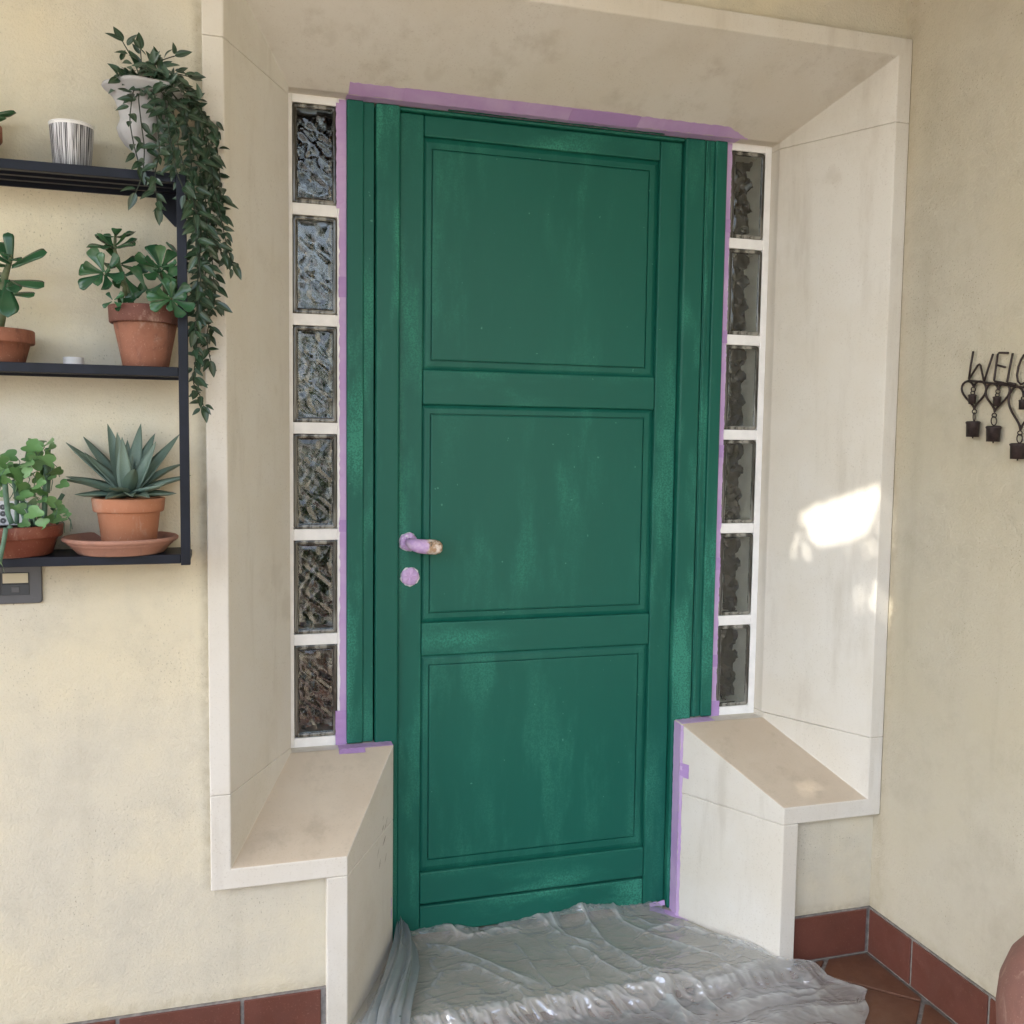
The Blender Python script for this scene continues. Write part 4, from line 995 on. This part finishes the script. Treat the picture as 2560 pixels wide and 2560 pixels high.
for si, sp in enumerate(ST):
    pts = [at(u, v, y=yv) for u, v, yv in sp]
    for k in range(1, len(pts)): pts[k] += Vector((random.uniform(-.002,.002), random.uniform(-.004,.004), 0))
    fine = resample(pts, 0.012)
    fine = [fine[max(0,i-1)]*0.25 + fine[i]*0.5 + fine[min(len(fine)-1,i+1)]*0.25 for i in range(len(fine))]
    MB().tube(fine, 0.0011, 5).build('stem', MAT['stem_trail'], up)
    acc = 0; k = 1; side_ = 1
    while k < len(fine):
        d = (fine[k]-fine[k-1]).normalized()
        out_ = Vector((random.uniform(-1,1), random.uniform(-1.0,0.15), random.uniform(-0.3,0.3)))
        out_ = (out_ - d*out_.dot(d)).normalized()
        ld = (d*random.uniform(0.25,0.8) + out_*random.uniform(0.6,1.0) + Vector((side_*0.35,0,0))).normalized()
        nm = Vector((random.uniform(-.5,.5), -1.0, random.uniform(0.1,0.9)))
        sz = random.uniform(0.025, 0.038)*(0.85 if k > len(fine)-4 else 1)
        pos = fine[k] + ld*0.004
        if pos.z > ZT1-0.03 or pos.y < -0.13 or pos.x > 0.02 or True:
            place('leaf', random.choice(LT), frame_mat(pos, ld, nm, sz, sz*random.uniform(0.85,1.1)), up); nleaf += 1
        side_ = -side_
        k += random.choice((1,1,2)) if nleaf < 285 else 2
    ld = (fine[-1]-fine[-2]).normalized()
    place('leaf', LT[0], frame_mat(fine[-1], ld, (0.2,-1,0.3), 0.036), up); nleaf += 1

# the inner leaves of the trailing mass, too crowded to tell apart
random.seed(55); mv, mf = [], []
for rep_ in range(2):
    for sp in ST[2:10]:
        pts = [at(u + random.uniform(-7, 7), v + random.uniform(-8, 8), y=yv + 0.025) for u, v, yv in sp]
        for p in resample(pts, 0.013)[2:]:
            d = Vector((random.uniform(-1,1), random.uniform(-.6,.3), random.uniform(-1.2,.2)))
            Mx = frame_mat(p, d, (random.uniform(-.5,.5), -1, random.uniform(0,.8)), random.uniform(0.017, 0.026)); src = random.choice(LT); b = len(mv)
            mv += [tuple(Mx @ q.co) for q in src.vertices]; mf += [tuple(b+k for k in q.vertices) for q in src.polygons]
for k in range(150):                                   # bushy crown over the mouth of the urn
    u = random.gauss(385, 50); v = random.gauss(195, 26) + max(0, u-400)*0.35
    if u < 290: continue
    d = Vector((random.uniform(-1,1), random.uniform(-.9,.1), random.uniform(-.7,.8)))
    Mx = frame_mat(at(u, v, y=random.uniform(-.14,-.04)), d, (random.uniform(-.5,.5), -0.8, random.uniform(.2,.9)), random.uniform(0.020, 0.032)); src = random.choice(LT); b = len(mv)
    mv += [tuple(Mx @ q.co) for q in src.vertices]; mf += [tuple(b+j for j in q.vertices) for q in src.polygons]
mq = MB(); mq.v = mv; mq.f = mf; mq.sm = [True]*len(mf)
fo_ = mq.build('inner_foliage', MAT['leaf_trail'], up); fo_['kind'] = 'stuff'

vz = thing('vase', 'white tapered vase with thin black vertical stripes on top shelf', 'vase', (-0.1815, -0.075, ZT1))
vb = MB().lathe([(0.001,0.0005),(0.0325,0.0005),(0.0335,0.002),(0.0400,0.0865),(0.0402,0.0878),(0.0392,0.0878),(0.0385,0.085),(0.032,0.010),(0.001,0.008)], (0,0,0), 56)
o = vb.build('body', MAT['vase'], vz); o.matrix_parent_inverse = Matrix.Identity(4)
o = MB().lathe([(0.0375,0.060),(0.0402,0.0879),(0.0410,0.0890),(0.0402,0.0898),(0.0392,0.0893),(0.0360,0.060)], (0,0,0), 56, False).build('lip', MAT['vase_white'], vz); o.matrix_parent_inverse = Matrix.Identity(4)

# small plant at the left end of the top shelf (only its edge shows)
def pot_prof(rt, rb, h, lip, th=0.005, rimh=0.028):
    return [(0.001,0.0),(rb,0.0),(rb+0.001,0.002),(rt-lip,h-rimh),(rt-0.0015,h-rimh),(rt,h-rimh+0.002),(rt,h-0.002),(rt-0.002,h),(rt-th,h),(rt-th-0.001,h-0.002),(rt-th-lip-0.002,h-rimh),(rb*0.9,h*0.35),(0.001,h*0.35)]
cpt = thing('potted_plant', 'small succulent in a clay pot, left end of the top shelf', 'potted plant', (-0.372, -0.08, ZT1), 'potted plants on the wall shelf')
MB().lathe(pot_prof(0.070,0.05,0.075,0.006), (-0.372,-0.08,ZT1), 40).build('pot', MAT['pot_old'], cpt)
MB().lathe([(0.001,0),(0.062,0)], (-0.372,-0.08,ZT1+0.062), 24, False).build('soil', MAT['soil'], cpt)
random.seed(9)
for k in range(14):
    a = 2*math.pi*k/14; d = Vector((math.cos(a), math.sin(a)*0.8, random.uniform(0.05,0.7)))
    place('leaf', random.choice(LJL), frame_mat((-0.372+0.02*math.cos(a),-0.08+0.02*math.sin(a),ZT1+0.066+random.uniform(0,0.03)), d, (0,0,1), random.uniform(0.055,0.085)), cpt)

# ------------------------------------------------------------------ middle shelf
ZT2 = 1.4750
jp = thing('potted_plant', 'jade plant with round leaves in a stained clay pot', 'potted plant', (-0.0535, -0.078, ZT2), 'potted plants on the wall shelf')
cc = (-0.0535,-0.078,ZT2)
MB().lathe([(0.001,0),(0.0420,0),(0.0430,0.002),(0.0600,0.088),(0.001,0.088)], cc, 48).build('pot', MAT['pot_old'], jp)
pr = MB().lathe([(0.0600,0.0865),(0.0650,0.0860),(0.0672,0.0885),(0.0685,0.1170),(0.0675,0.1195),(0.0610,0.1195),(0.0598,0.117),(0.0590,0.090)], cc, 48, False).build('pot_rim', MAT['pot_rim'], jp)
MB().lathe([(0.001,0),(0.060,0)], (cc[0],cc[1],ZT2+0.107), 24, False).build('soil', MAT['soil'], jp)
random.seed(21)
def rosette(cen, axis, n, size, parent, meshes, spread=1.0, levels=2, tilt=0.5):
    axis = Vector(axis).normalized(); e1 = axis.orthogonal().normalized(); e2 = axis.cross(e1)
    for lv_ in range(levels):
        m_ = n - lv_*2
        for k in range(m_):
            a = 2*math.pi*(k+0.5*lv_)/m_ + random.uniform(-.25,.25)
            rad = (e1*math.cos(a)+e2*math.sin(a))
            d = (rad*spread + axis*(tilt*(0.35+0.9*lv_) + random.uniform(-.15,.15)))
            sz = size*(1-0.28*lv_)*random.uniform(0.85,1.15)
            place('leaf', random.choice(meshes), frame_mat(Vector(cen)+rad*0.003+axis*0.005*lv_, d, axis, sz), parent)
JR = [((262,683),-.11,(-0.35,-0.9,0.25),6,0.050),((285,620),-.08,(-0.1,-0.35,0.9),5,0.046),((288,592),-.08,(0,-0.15,1),3,0.040),((300,660),-.075,(0.2,-0.5,0.6),4,0.042),((310,690),-.085,(0.4,-0.8,0.1),4,0.042),
      ((402,672),-.115,(0.05,-0.9,0.45),6,0.052),((408,706),-.11,(-0.2,-0.9,-0.1),4,0.044),((440,700),-.09,(0.6,-0.5,0.3),4,0.046),((428,748),-.155,(0.15,-0.95,0.15),6,0.044),((455,650),-.08,(0.6,-0.2,0.8),3,0.046),((365,725),-.10,(-0.5,-0.8,0),3,0.044),((283,752),-.13,(-0.2,-0.9,0.3),4,0.020),((308,762),-.13,(0.2,-0.9,0.3),3,0.018),((330,745),-.09,(0.6,-0.7,0.2),2,0.040)]
for (u, v), y, ax, n, sz in JR: rosette(at(u, v, y=y), ax, n, sz, jp, LJ, 1.0, 2 if n > 4 else 1, 0.55)
bx_ = Vector((cc[0], cc[1], ZT2+0.107))
for pl in ([at(330,762,y=-.08), at(318,715,y=-.085), at(300,670,y=-.08), at(287,625,y=-.08), at(288,590,y=-.08)], [at(312,715,y=-.085), at(280,690,y=-.10), at(263,684,y=-.105)],
           [at(415,765,y=-.085), at(413,720,y=-.10), at(403,678,y=-.11)], [at(412,740,y=-.09), at(440,700,y=-.09), at(455,655,y=-.08)], [at(415,765,y=-.09), at(420,752,y=-.13), at(427,748,y=-.15)]):
    MB().tube([pl[0]-Vector((0,0,0.02))]+pl, [0.0055]+[0.0050-0.0006*i for i in range(len(pl))], 8).build('stem', MAT['stem_jade'], jp)

tl = thing('tealight', 'small white tealight candle in an aluminium cup on middle shelf', 'candle', (-0.1868, -0.07, ZT2))
MB().lathe([(0.001,0),(0.0180,0),(0.0190,0.002),(0.0192,0.0165),(0.0197,0.0170),(0.0185,0.0172),(0.0180,0.013),(0.001,0.013)], (-0.1868,-0.07,ZT2), 40).build('cup', MAT['aluminium'], tl)
MB().lathe([(0.001,0.0128),(0.0178,0.0128),(0.0175,0.0145),(0.001,0.0140)], (-0.1868,-0.07,ZT2), 32).build('wax', MAT['wax'], tl)

jq = thing('potted_plant', 'long-leaved jade plant in a clay bowl at the left', 'potted plant', (-0.322, -0.08, ZT2), 'potted plants on the wall shelf')
MB().lathe(pot_prof(0.0680,0.049,0.0640,0.008,rimh=0.026), (-0.322,-0.08,ZT2), 48).build('pot', MAT['pot_old'], jq)
MB().lathe([(0.001,0),(0.060,0.0),], (-0.322,-0.08,ZT2+0.057), 24, False).build('soil', MAT['soil'], jq)
MB().tube([Vector((-0.318,-0.08,ZT2+0.05)), at(5,790,y=-.08), at(6,730,y=-.085), at(12,690,y=-.085), at(22,660,y=-.085), at(30,640,y=-.085)], [0.008,0.0075,0.007,0.0065,0.005,0.003], 10).build('stem', MAT['stem_jade'], jq)
LL = [((27,650,-.085),(20,580,-.09),0.0),((30,668,-.085),(112,625,-.11),0),((20,706,-.085),(107,710,-.12),0),((28,735,-.085),(82,735,-.12),0),((18,700,-.10),(18,782,-.15),1),((25,650,-.095),(45,645,-.13),1),((28,640,-.09),(16,632,-.13),1),
      ((25,660,-.09),(-30,630,-.10),0),((15,665,-.085),(-50,655,-.12),0),((15,700,-.085),(-60,700,-.10),0),((20,700,-.09),(38,722,-.14),1),((10,720,-.085),(-40,760,-.12),0),((22,655,-.085),(-5,600,-.05),0),((10,690,-.07),(-20,680,-.02),0)]
for (a, b, wide) in LL:
    p, q = at(a[0],a[1],y=a[2]), at(b[0],b[1],y=b[2]); d = q-p
    place('leaf', (LJ[1] if wide else LJL[1]), frame_mat(p, d, (0.1,-0.8,0.75), d.length, d.length*(0.95 if wide else 1.15), d.length), jq)

# ------------------------------------------------------------------ bottom shelf
ZT3 = 1.1078
sx, sy = -0.1050, -0.082
sc_ = tag(MB().lathe([(0.001,0),(0.0800,0),(0.0830,0.003),(0.0965,0.018),(0.0990,0.0190),(0.0990,0.0215),(0.1040,0.0235),(0.1085,0.0270),(0.1090,0.0310),(0.1060,0.0335),(0.1010,0.0325),(0.0960,0.0260),(0.088,0.0095),(0.001,0.0085)], (sx,sy,ZT3), 64).build('saucer', MAT['saucer'], None), 'wide terracotta saucer under the agave pot', 'saucer')
ax_, az_ = -0.0895, ZT3+0.0088
ap = thing('potted_plant', 'spiky grey green agave in a clean terracotta pot on a saucer', 'potted plant', (ax_, sy, az_), 'potted plants on the wall shelf')
MB().lathe([(0.001,0),(0.0480,0),(0.0500,0.002),(0.0590,0.0735),(0.0595,0.0740),(0.0645,0.0735),(0.0665,0.0760),(0.0690,0.0990),(0.0680,0.1010),(0.0620,0.1010),(0.0605,0.098),(0.055,0.06),(0.001,0.06)], (ax_,sy,az_), 56).build('pot', MAT['pot_new'], ap)
MB().lathe([(0.001,0),(0.060,0)], (ax_,sy,az_+0.094), 24, False).build('soil', MAT['soil'], ap)
AT = [((165,1105,-.02),.30),((208,1090,0.0),.22),((270,1057,-.05),.24),((292,1083,-.05),.22),((305,1092,-.10),.30),((318,1098,-.05),.20),((351,1057,-.04),.24),((385,1080,-.04),.26),((391,1104,-.09),.34),((449,1085,-.03),.26),((452,1148,-.05),.24),((472,1178,-.11),.28),((160,1187,-.12),.27),((168,1178,-.05),.26),((188,1228,-.13),.28),((212,1130,-.06),.26),((440,1228,-.13),.28),((413,1205,-.17),.32),((335,1160,-.17),.36),((274,1212,-.19),.40),((330,1222,-.20),.50),((265,1232,-.19),.42),((372,1230,-.19),.40),((452,1190,-.02),.24),((250,1180,0.0),.3),((390,1170,0.0),.3),((338,1130,-0.02),.26)]
base_a = Vector((ax_, sy, az_+0.100))
random.seed(3)
for (u, v, y), wr in AT:
    tip = at(u, v, y=y); d = tip-base_a; L = d.length
    hor = Vector((d.x, d.y, 0)); b0 = base_a + (hor.normalized()*0.010 if hor.length > 0.01 else Vector((0,0,0)))
    b0.z = base_a.z + 0.012*max(0, d.normalized().z); d = tip-b0; L = d.length
    wmax = min(0.0138, 0.30*L*wr/0.27*0.31 + 0.0045)/L
    pf = lambda t, w=wmax: w*(0.55+0.75*math.sin(math.pi*min(1,t*1.25)**0.7*0.62))*(1-t**1.7)**0.85 + 0.0015
    steep = d.normalized().z
    me = leaf_mesh('leaf', pf, 0.55, 0.10*(1-steep) + random.uniform(-.05,.05), 0.03, 10, MAT['leaf_agave'], random.uniform(-0.3,0.3))
    nrm = Vector((0,-0.25,1)) if steep < 0.75 else Vector((-d.x, -d.y-0.3, 0.35))
    # leaf bends: aim so that the drooped tip ends at the measured tip
    place('leaf', me, frame_mat(b0, d, nrm, L), ap)

spx, spy = -0.3040, -0.082
sp = thing('potted_plant', 'pale green lobed-leaf succulent in a lime-stained dark clay pot', 'potted plant', (spx, spy, ZT3), 'potted plants on the wall shelf')
MB().lathe([(0.001,0),(0.0700,0),(0.0730,0.002),(0.0840,0.034),(0.0850,0.0355),(0.0900,0.0350),(0.0920,0.0375),(0.0940,0.0570),(0.0925,0.0590),(0.0850,0.0590),(0.0835,0.056),(0.078,0.03),(0.001,0.03)], (spx,spy,ZT3), 56).build('pot', MAT['pot_dark'], sp)
MB().lathe([(0.001,0),(0.084,0)], (spx,spy,ZT3+0.050), 28, False).build('soil', MAT['soil'], sp)
SS = [([(110,1310),(112,1260),(115,1200),(118,1150),(120,1120)], .0052, -.09),([(118,1232),(121,1190),(120,1160)], .0050,-.085),([(30,1310),(20,1285),(15,1240),(12,1205)], .0050,-.13),([(42,1310),(42,1250),(35,1205)], .0042,-.10),([(85,1315),(70,1275),(48,1240),(30,1200)],.0040,-.10),
      ([(15,1320),(10,1350),(3,1385),(-2,1410)],.0042,-.185),([(28,1315),(18,1325),(12,1332)],.0045,-.17),([(90,1312),(82,1285),(75,1262)],.0035,-.13),([(130,1275),(150,1248),(158,1235)],.0042,-.06),([(145,1310),(128,1290)],.003,-.10),([(65,1312),(55,1285)],.003,-.11),([(-20,1310),(-25,1240),(-22,1190)],.005,-.09)]
for pl, r_, y in SS:
    pts = [at(u, v, y=y) for u, v in pl]
    MB().tube(resample(pts, 0.01), r_, 8).build('stem', MAT['stem_sen'], sp)
random.seed(17)
SL = [(85,1112),(122,1108),(80,1118),(95,1107),(128,1118),(75,1145),(88,1140),(95,1155),(70,1160),(122,1143),(118,1152),(68,1180),(80,1185),(95,1195),(100,1210),(92,1225),(102,1232),(60,1190),(45,1185),(55,1175),(22,1170),(10,1180),(25,1140),(5,1155),(35,1190),(135,1180),(145,1183),(132,1190),(158,1211),(62,1238),(72,1230),(35,1266),(50,1272),(78,1258),(90,1288),(85,1282),(105,1310),(62,1308),(125,1255),(140,1262),(152,1275),(172,1288),(167,1285),(135,1295),(148,1300),(55,1220),(38,1215),(80,1240),(108,1250),(8,1190),(15,1200),(50,1245),(112,1170),(125,1295),(5,1235),(0,1170),(-10,1200),(5,1413)]
for u, v in SL:
    y = random.uniform(-.16, -.08) if v < 1400 else -.19
    d = Vector((random.uniform(-1,1), random.uniform(-.9,-.1), random.uniform(-.3,.7)))
    nm = Vector((random.uniform(-.4,.4), -0.8, random.uniform(.2,.9)))
    sz = random.uniform(0.020, 0.034) if not (160 < u < 180) else 0.014
    p = at(u, v, y=y) - d.normalized()*sz*0.45
    place('leaf', LS[0], frame_mat(p, d, nm, sz), sp)
    if v < 1400 and random.random() < 0.5:
        q = p - Vector((random.uniform(-.02,.02), -0.005, 0.03))
        MB().tube([q, (p+q)/2+Vector((0.004,0,0.004)), p+d.normalized()*sz*0.1], 0.0009, 4).build('petiole', MAT['stem_sen'], sp)
tg = MB().box(-0.372, -0.2800, -0.034, -0.028, 1.160, 1.2085).build('plastic_tag', MAT['white_plastic'], sp, 0.003, 2)
tp = MB()
for zc in (1.1965, 1.1835, 1.1695):
    for xc in (-0.3265, -0.345):
        tp.lathe([(0.001,0),(0.0055,0)], (0,0,0), 16, False)
        n = 32
        for i in range(len(tp.v)-n, len(tp.v)):
            x, y, z = tp.v[i]; tp.v[i] = (xc+x, -0.0345, zc+y)
    tp.box(-0.3385,-0.3370,-0.0346,-0.0342,zc-0.003,zc+0.003)
tp.build('printed_mark', MAT['print_dark'], tg)

# ------------------------------------------------------------------ doorbell / switch plate
pl = thing('switch_plate', 'grey wall plate with cream name card and dark doorbell button', 'switch', (-0.33, 0, 1.035))
q = MB(); o1 = rrect(-0.3990, -0.2638, 0.9985, 1.0865, 0.006)
q.loft([[(x,-0.0004,z) for x,z in o1], [(x,-0.0070,z) for x,z in o1], [(x*1.0+0.0015*(1 if x<-0.33 else -1),-0.0088,z+0.0015*(1 if z<1.04 else -1)) for x,z in o1]])
q.build('plate', MAT['plate_grey'], pl)
MB().box(-0.3368,-0.2868,-0.0104,-0.0089,1.0395,1.0625).build('card_frame', MAT['switch_dark'], pl, 0.0006, 1)
MB().box(-0.3350,-0.2885,-0.0112,-0.0105,1.0412,1.0610).build('name_card', MAT['cream_card'], pl)
bt = MB().box(-0.3368,-0.2868,-0.0108,-0.0089,1.0165,1.0388).build('button', MAT['switch_dark'], pl, 0.0008, 2)
MB().box(-0.3195,-0.3045,-0.0122,-0.0109,1.0220,1.0335).build('button_key', MAT['plate_grey'], bt, 0.0006, 1)
MB().box(-0.3900,-0.3385,-0.0108,-0.0089,1.0165,1.0625).build('button', MAT['switch_dark'], pl, 0.0008, 2)
mk = MB()
for k in range(5): mk.box(-0.2830+k*0.0018, -0.2830+k*0.0018+0.0011, -0.0093, -0.0088, 1.0090, 1.0106)
mk.build('maker_mark', MAT['print_dark'], pl)

# ------------------------------------------------------------------ iron welcome sign
SXW = XW - 0.010
sg = thing('welcome_sign', 'brown iron WELCOME sign with hearts and little bells', 'sign', (XW-0.006, -0.46, 1.49))
K = 260/1116
def sp_(x, y): return at(2300+x*K, 750+y*K, x=SXW)
def wire(name, pts, r_=0.0026, parent=sg): return MB().tube([sp_(*p) if len(p) == 2 else p for p in pts], r_, 8).build(name, MAT['iron'], parent)
lw_ = 0.0024
wire('letter', [(572,550),(545,700),(525,850)], lw_); sg.children[-1].name = 'letter'
W = sg.children[-1]
wire('letter_stroke', [(530,845),(570,780),(620,700),(635,690),(650,705),(668,790),(685,865)], lw_, W)
wire('letter_stroke', [(690,870),(730,740),(785,578)], lw_, W)
E1 = wire('letter', [(948,568),(850,566),(835,580),(815,720),(795,862),(805,872),(895,888)], lw_)
wire('letter_stroke', [(828,698),(915,722)], lw_, E1)
wire('letter', [(996,570),(965,720),(935,880),(950,890),(1028,905)], lw_)
# remaining letters follow the same spacing along the wall
p0 = sp_(545,860); p1 = sp_(1080,930)
du = Vector((0, -1, 0)); zb0 = p1.z
def wp(dy, dz): return Vector((SXW, p1.y - dy + 0.012, zb0 + dz))
wire('letter', [wp(0.040,0.068),(1116,590),(1085,640),(1055,720),(1042,810),(1050,870),(1080,905),wp(0.040,0.012)], lw_)
for nm, strokes in (('O', [[(0.058+0.016*math.cos(a), 0.040+0.030*math.sin(a)) for a in [2*math.pi*k/16 for k in range(17)]]]),
                    ('M', [[(0.086,0.006),(0.090,0.070),(0.103,0.030),(0.116,0.070),(0.120,0.006)]]),
                    ('E', [[(0.155,0.070),(0.132,0.070),(0.132,0.006),(0.155,0.006)], [(0.132,0.040),(0.150,0.040)]])):
    par = None
    for s in strokes:
        o = wire('letter' if par is None else 'letter_stroke', [wp(*q) for q in s], lw_, sg if par is None else par); par = par or o
pend = wp(0.165, -0.003)
wire('rail', [(520,862),(690,884),(900,910),(1090,935),wp(0.045,-0.004),pend], 0.0026)
wire('hanger_loop', [wp(0.055,0.066),wp(0.052,0.085),wp(0.050,0.100),wp(0.056,0.108),wp(0.062,0.100),wp(0.060,0.085)], 0.0018)
def heart(cx, top, wd, ht, tip):
    half = []
    for k in range(13):
        t = k/12
        x = wd*0.5*math.sin(math.pi*min(1, t*1.0)**0.62)*1.0
        half.append((t, x))
    L = [(cx, top+ht*0.12)]
    pts = []
    for k in range(41):
        a = 2*math.pi*k/40
        x = 16*math.sin(a)**3; y = 13*math.cos(a)-5*math.cos(2*a)-2*math.cos(3*a)-math.cos(4*a)
        s = 1.0
        tq = (11.9-y)/29.0; pts.append((cx + wd*0.5*x/16 + (tip-cx)*max(0, tq-0.1), top + ht*tq))
    return pts
def bell(parent, x, y, wd, ht, clap=True):
    p = sp_(x, y); r_ = wd*K/FOC*(p-CAM_LOC).length*0.5; h = ht*K/FOC*(p-CAM_LOC).length
    cx = SXW - r_*0.6; p = at(2300+x*K, 750+y*K, x=cx)
    b = MB().lathe([(0.001,0),(r_*0.80,0),(r_*0.98,-h*0.06),(r_,-h*0.12),(r_*0.90,-h*0.2),(r_*0.84,-h),(r_*0.78,-h),(r_*0.78,-h*0.3),(0.001,-h*0.2)], (cx, p.y, p.z), 20).build('bell', MAT['iron'], parent)
    if clap: MB().tube([(cx,p.y,p.z-h*0.2),(cx,p.y-0.001,p.z-h*1.0),(cx,p.y-0.001,p.z-h*1.1)], 0.0018, 6).build('clapper', MAT['iron'], b)
    return b
def link_(parent, x, y0, y1, wd): 
    pts = [(x+wd*0.5*math.sin(2*math.pi*k/14), (y0+y1)/2-(y1-y0)/2*math.cos(2*math.pi*k/14)) for k in range(15)]
    return wire('link', pts, 0.0014, parent)
for hx, tp_, wd, ht, bx2, by, bw, bh, lb in ((578,872,262,300,570,1300,135,150,(585,1175,1300)),(842,895,258,305,790,1350,142,150,(797,1215,1345)),(1120,930,320,470,1052,1535,150,150,(1073,1405,1535))):
    hh_ = wire('heart', heart(hx, tp_, wd, ht, lb[0]), 0.0026)
    link_(hh_, hx-5 if hx < 1000 else hx+5, tp_+62, tp_+112, 46); link_(hh_, hx-12, tp_+108, tp_+142, 42)
    bell(hh_, hx-15, tp_+140, 78, 92, False)
    link_(hh_, lb[0], lb[1], lb[1]+45, 48); link_(hh_, lb[0]-4, lb[1]+35, lb[2], 60 if hx > 700 else 22)
    bell(hh_, bx2, by, bw, bh)
for k, dy in enumerate((0.095, 0.140)):
    c = [(0.0205*math.sin(a)**3, 0) for a in (0,)]
    pts = []
    for j in range(41):
        a = 2*math.pi*j/40; x = 16*math.sin(a)**3; y = 13*math.cos(a)-5*math.cos(2*a)-2*math.cos(3*a)-math.cos(4*a)
        pts.append(wp(dy+0.021*x/16, -0.006-0.056*(11.9-y)/29.0))
    wire('heart', pts, 0.0026)

# ------------------------------------------------------------------ brown jar at the right edge
jr = thing('clay_jar', 'smooth brown clay jar standing on the floor by the side wall', 'jar', (1.580, -0.848, ZF))
jc = (1.580, -0.848, ZF)
MB().lathe([(0.001,0),(0.080,0),(0.086,0.004),(0.104,0.08),(0.128,0.18),(0.146,0.27),(0.151,0.34),(0.147,0.39),(0.132,0.435),(0.108,0.468),(0.092,0.482),(0.088,0.495),(0.097,0.512),(0.098,0.518),(0.090,0.519),(0.080,0.49),(0.10,0.46),(0.13,0.36),(0.001,0.03)], jc, 72).build('body', MAT['jar'], jr)

# ------------------------------------------------------------------ garden in front of the porch (reflected in the glass; trees added for dark streaks there)
def leaf_cloud(pts, size, mat, name, parent, seed, stuff=True):
    random.seed(seed); vs = []; fs = []
    for p in pts:
        d = Vector((random.gauss(0,1), random.gauss(0,1), random.gauss(0,1))).normalized(); n = d.orthogonal().normalized()
        n.rotate(Matrix.Rotation(random.uniform(0,6.28), 3, d)); s = size*random.uniform(0.7,1.3); b = len(vs)
        w_ = n*s*0.30; up_ = d.cross(n)*s*0.08
        for q in (p, p+d*s*0.4+w_+up_, p+d*s, p+d*s*0.4-w_+up_): vs.append(tuple(q))
        fs += [(b,b+1,b+2),(b,b+2,b+3)]
    m_ = MB(); m_.v = vs; m_.f = fs; m_.sm = [False]*len(fs)
    me = bpy.data.meshes.new(name); me.from_pydata(vs, [], fs); me.materials.append(mat)
    o = bpy.data.objects.new(name, me); link(o, parent)
    if stuff: o['kind'] = 'stuff'
    return o

def hedge(cx, cy, w_, d_, h_, label, seed):
    t = thing('hedge', label, 'hedge', (cx, cy, -0.2), 'hedges at the end of the garden')
    random.seed(seed); pts = []
    for _ in range(2600):
        x, y, z = random.uniform(-.5,.5)*w_, random.uniform(-.5,.5)*d_, random.random()**0.8*h_
        f = random.choice((0,1,2))
        if f == 0: y = 0.5*d_ + random.uniform(-.1,.1)
        elif f == 1: z = h_ + random.uniform(-.15,.1)
        pts.append(Vector((cx+x, cy+y, -0.2+z)))
    leaf_cloud(pts, 0.22, MAT['leaf_hedge'], 'foliage', t, seed)
    MB().box(cx-w_*0.48, cx+w_*0.48, cy-d_*0.4, cy+d_*0.38, -0.2, h_-0.35).build('core', MAT['leaf_hedge'], t)
hedge(2.2, -5.2, 5.5, 1.6, 1.15, 'low clipped hedge across the garden facing the door', 5)
hedge(-8.5, -10.5, 9.0, 1.2, 1.7, 'taller clipped hedge at the left end of the garden', 6)

def tree(cx, cy, h_, rad, label, seed):
    t = thing('reflection_tree', label, 'tree', (cx, cy, -0.2), 'unseen trees added for reflections in the glass')
    MB().tube([(cx,cy,-0.2),(cx+0.06,cy,h_*0.35),(cx-0.04,cy+0.05,h_*0.7)], [0.13,0.10,0.05], 10).build('trunk', MAT['bark'], t)
    random.seed(seed); pts = []
    for b in range(9):
        a = random.uniform(0, 6.28); r_ = rad*random.uniform(0.15, 0.75); bc = Vector((cx+r_*math.cos(a), cy+r_*math.sin(a), h_*0.62+random.uniform(-0.5, 0.8)*rad))
        MB().tube([(cx, cy, h_*0.45), tuple(bc)], [0.05, 0.015], 6).build('limb', MAT['bark'], t)
        for _ in range(170):
            d = Vector((random.gauss(0,1), random.gauss(0,1), random.gauss(0,0.8))); d.normalize(); pts.append(bc + d*rad*0.42*random.random()**0.4)
    leaf_cloud(pts, 0.17, MAT['leaf_hedge'], 'crown', t, seed)
tree(0.55, -10.5, 3.2, 1.0, 'unseen slender tree added at the left for dark reflections in the glass', 61)
tree(2.70, -11.5, 3.8, 1.3, 'unseen broad tree added at the right for dark reflections in the glass', 62)
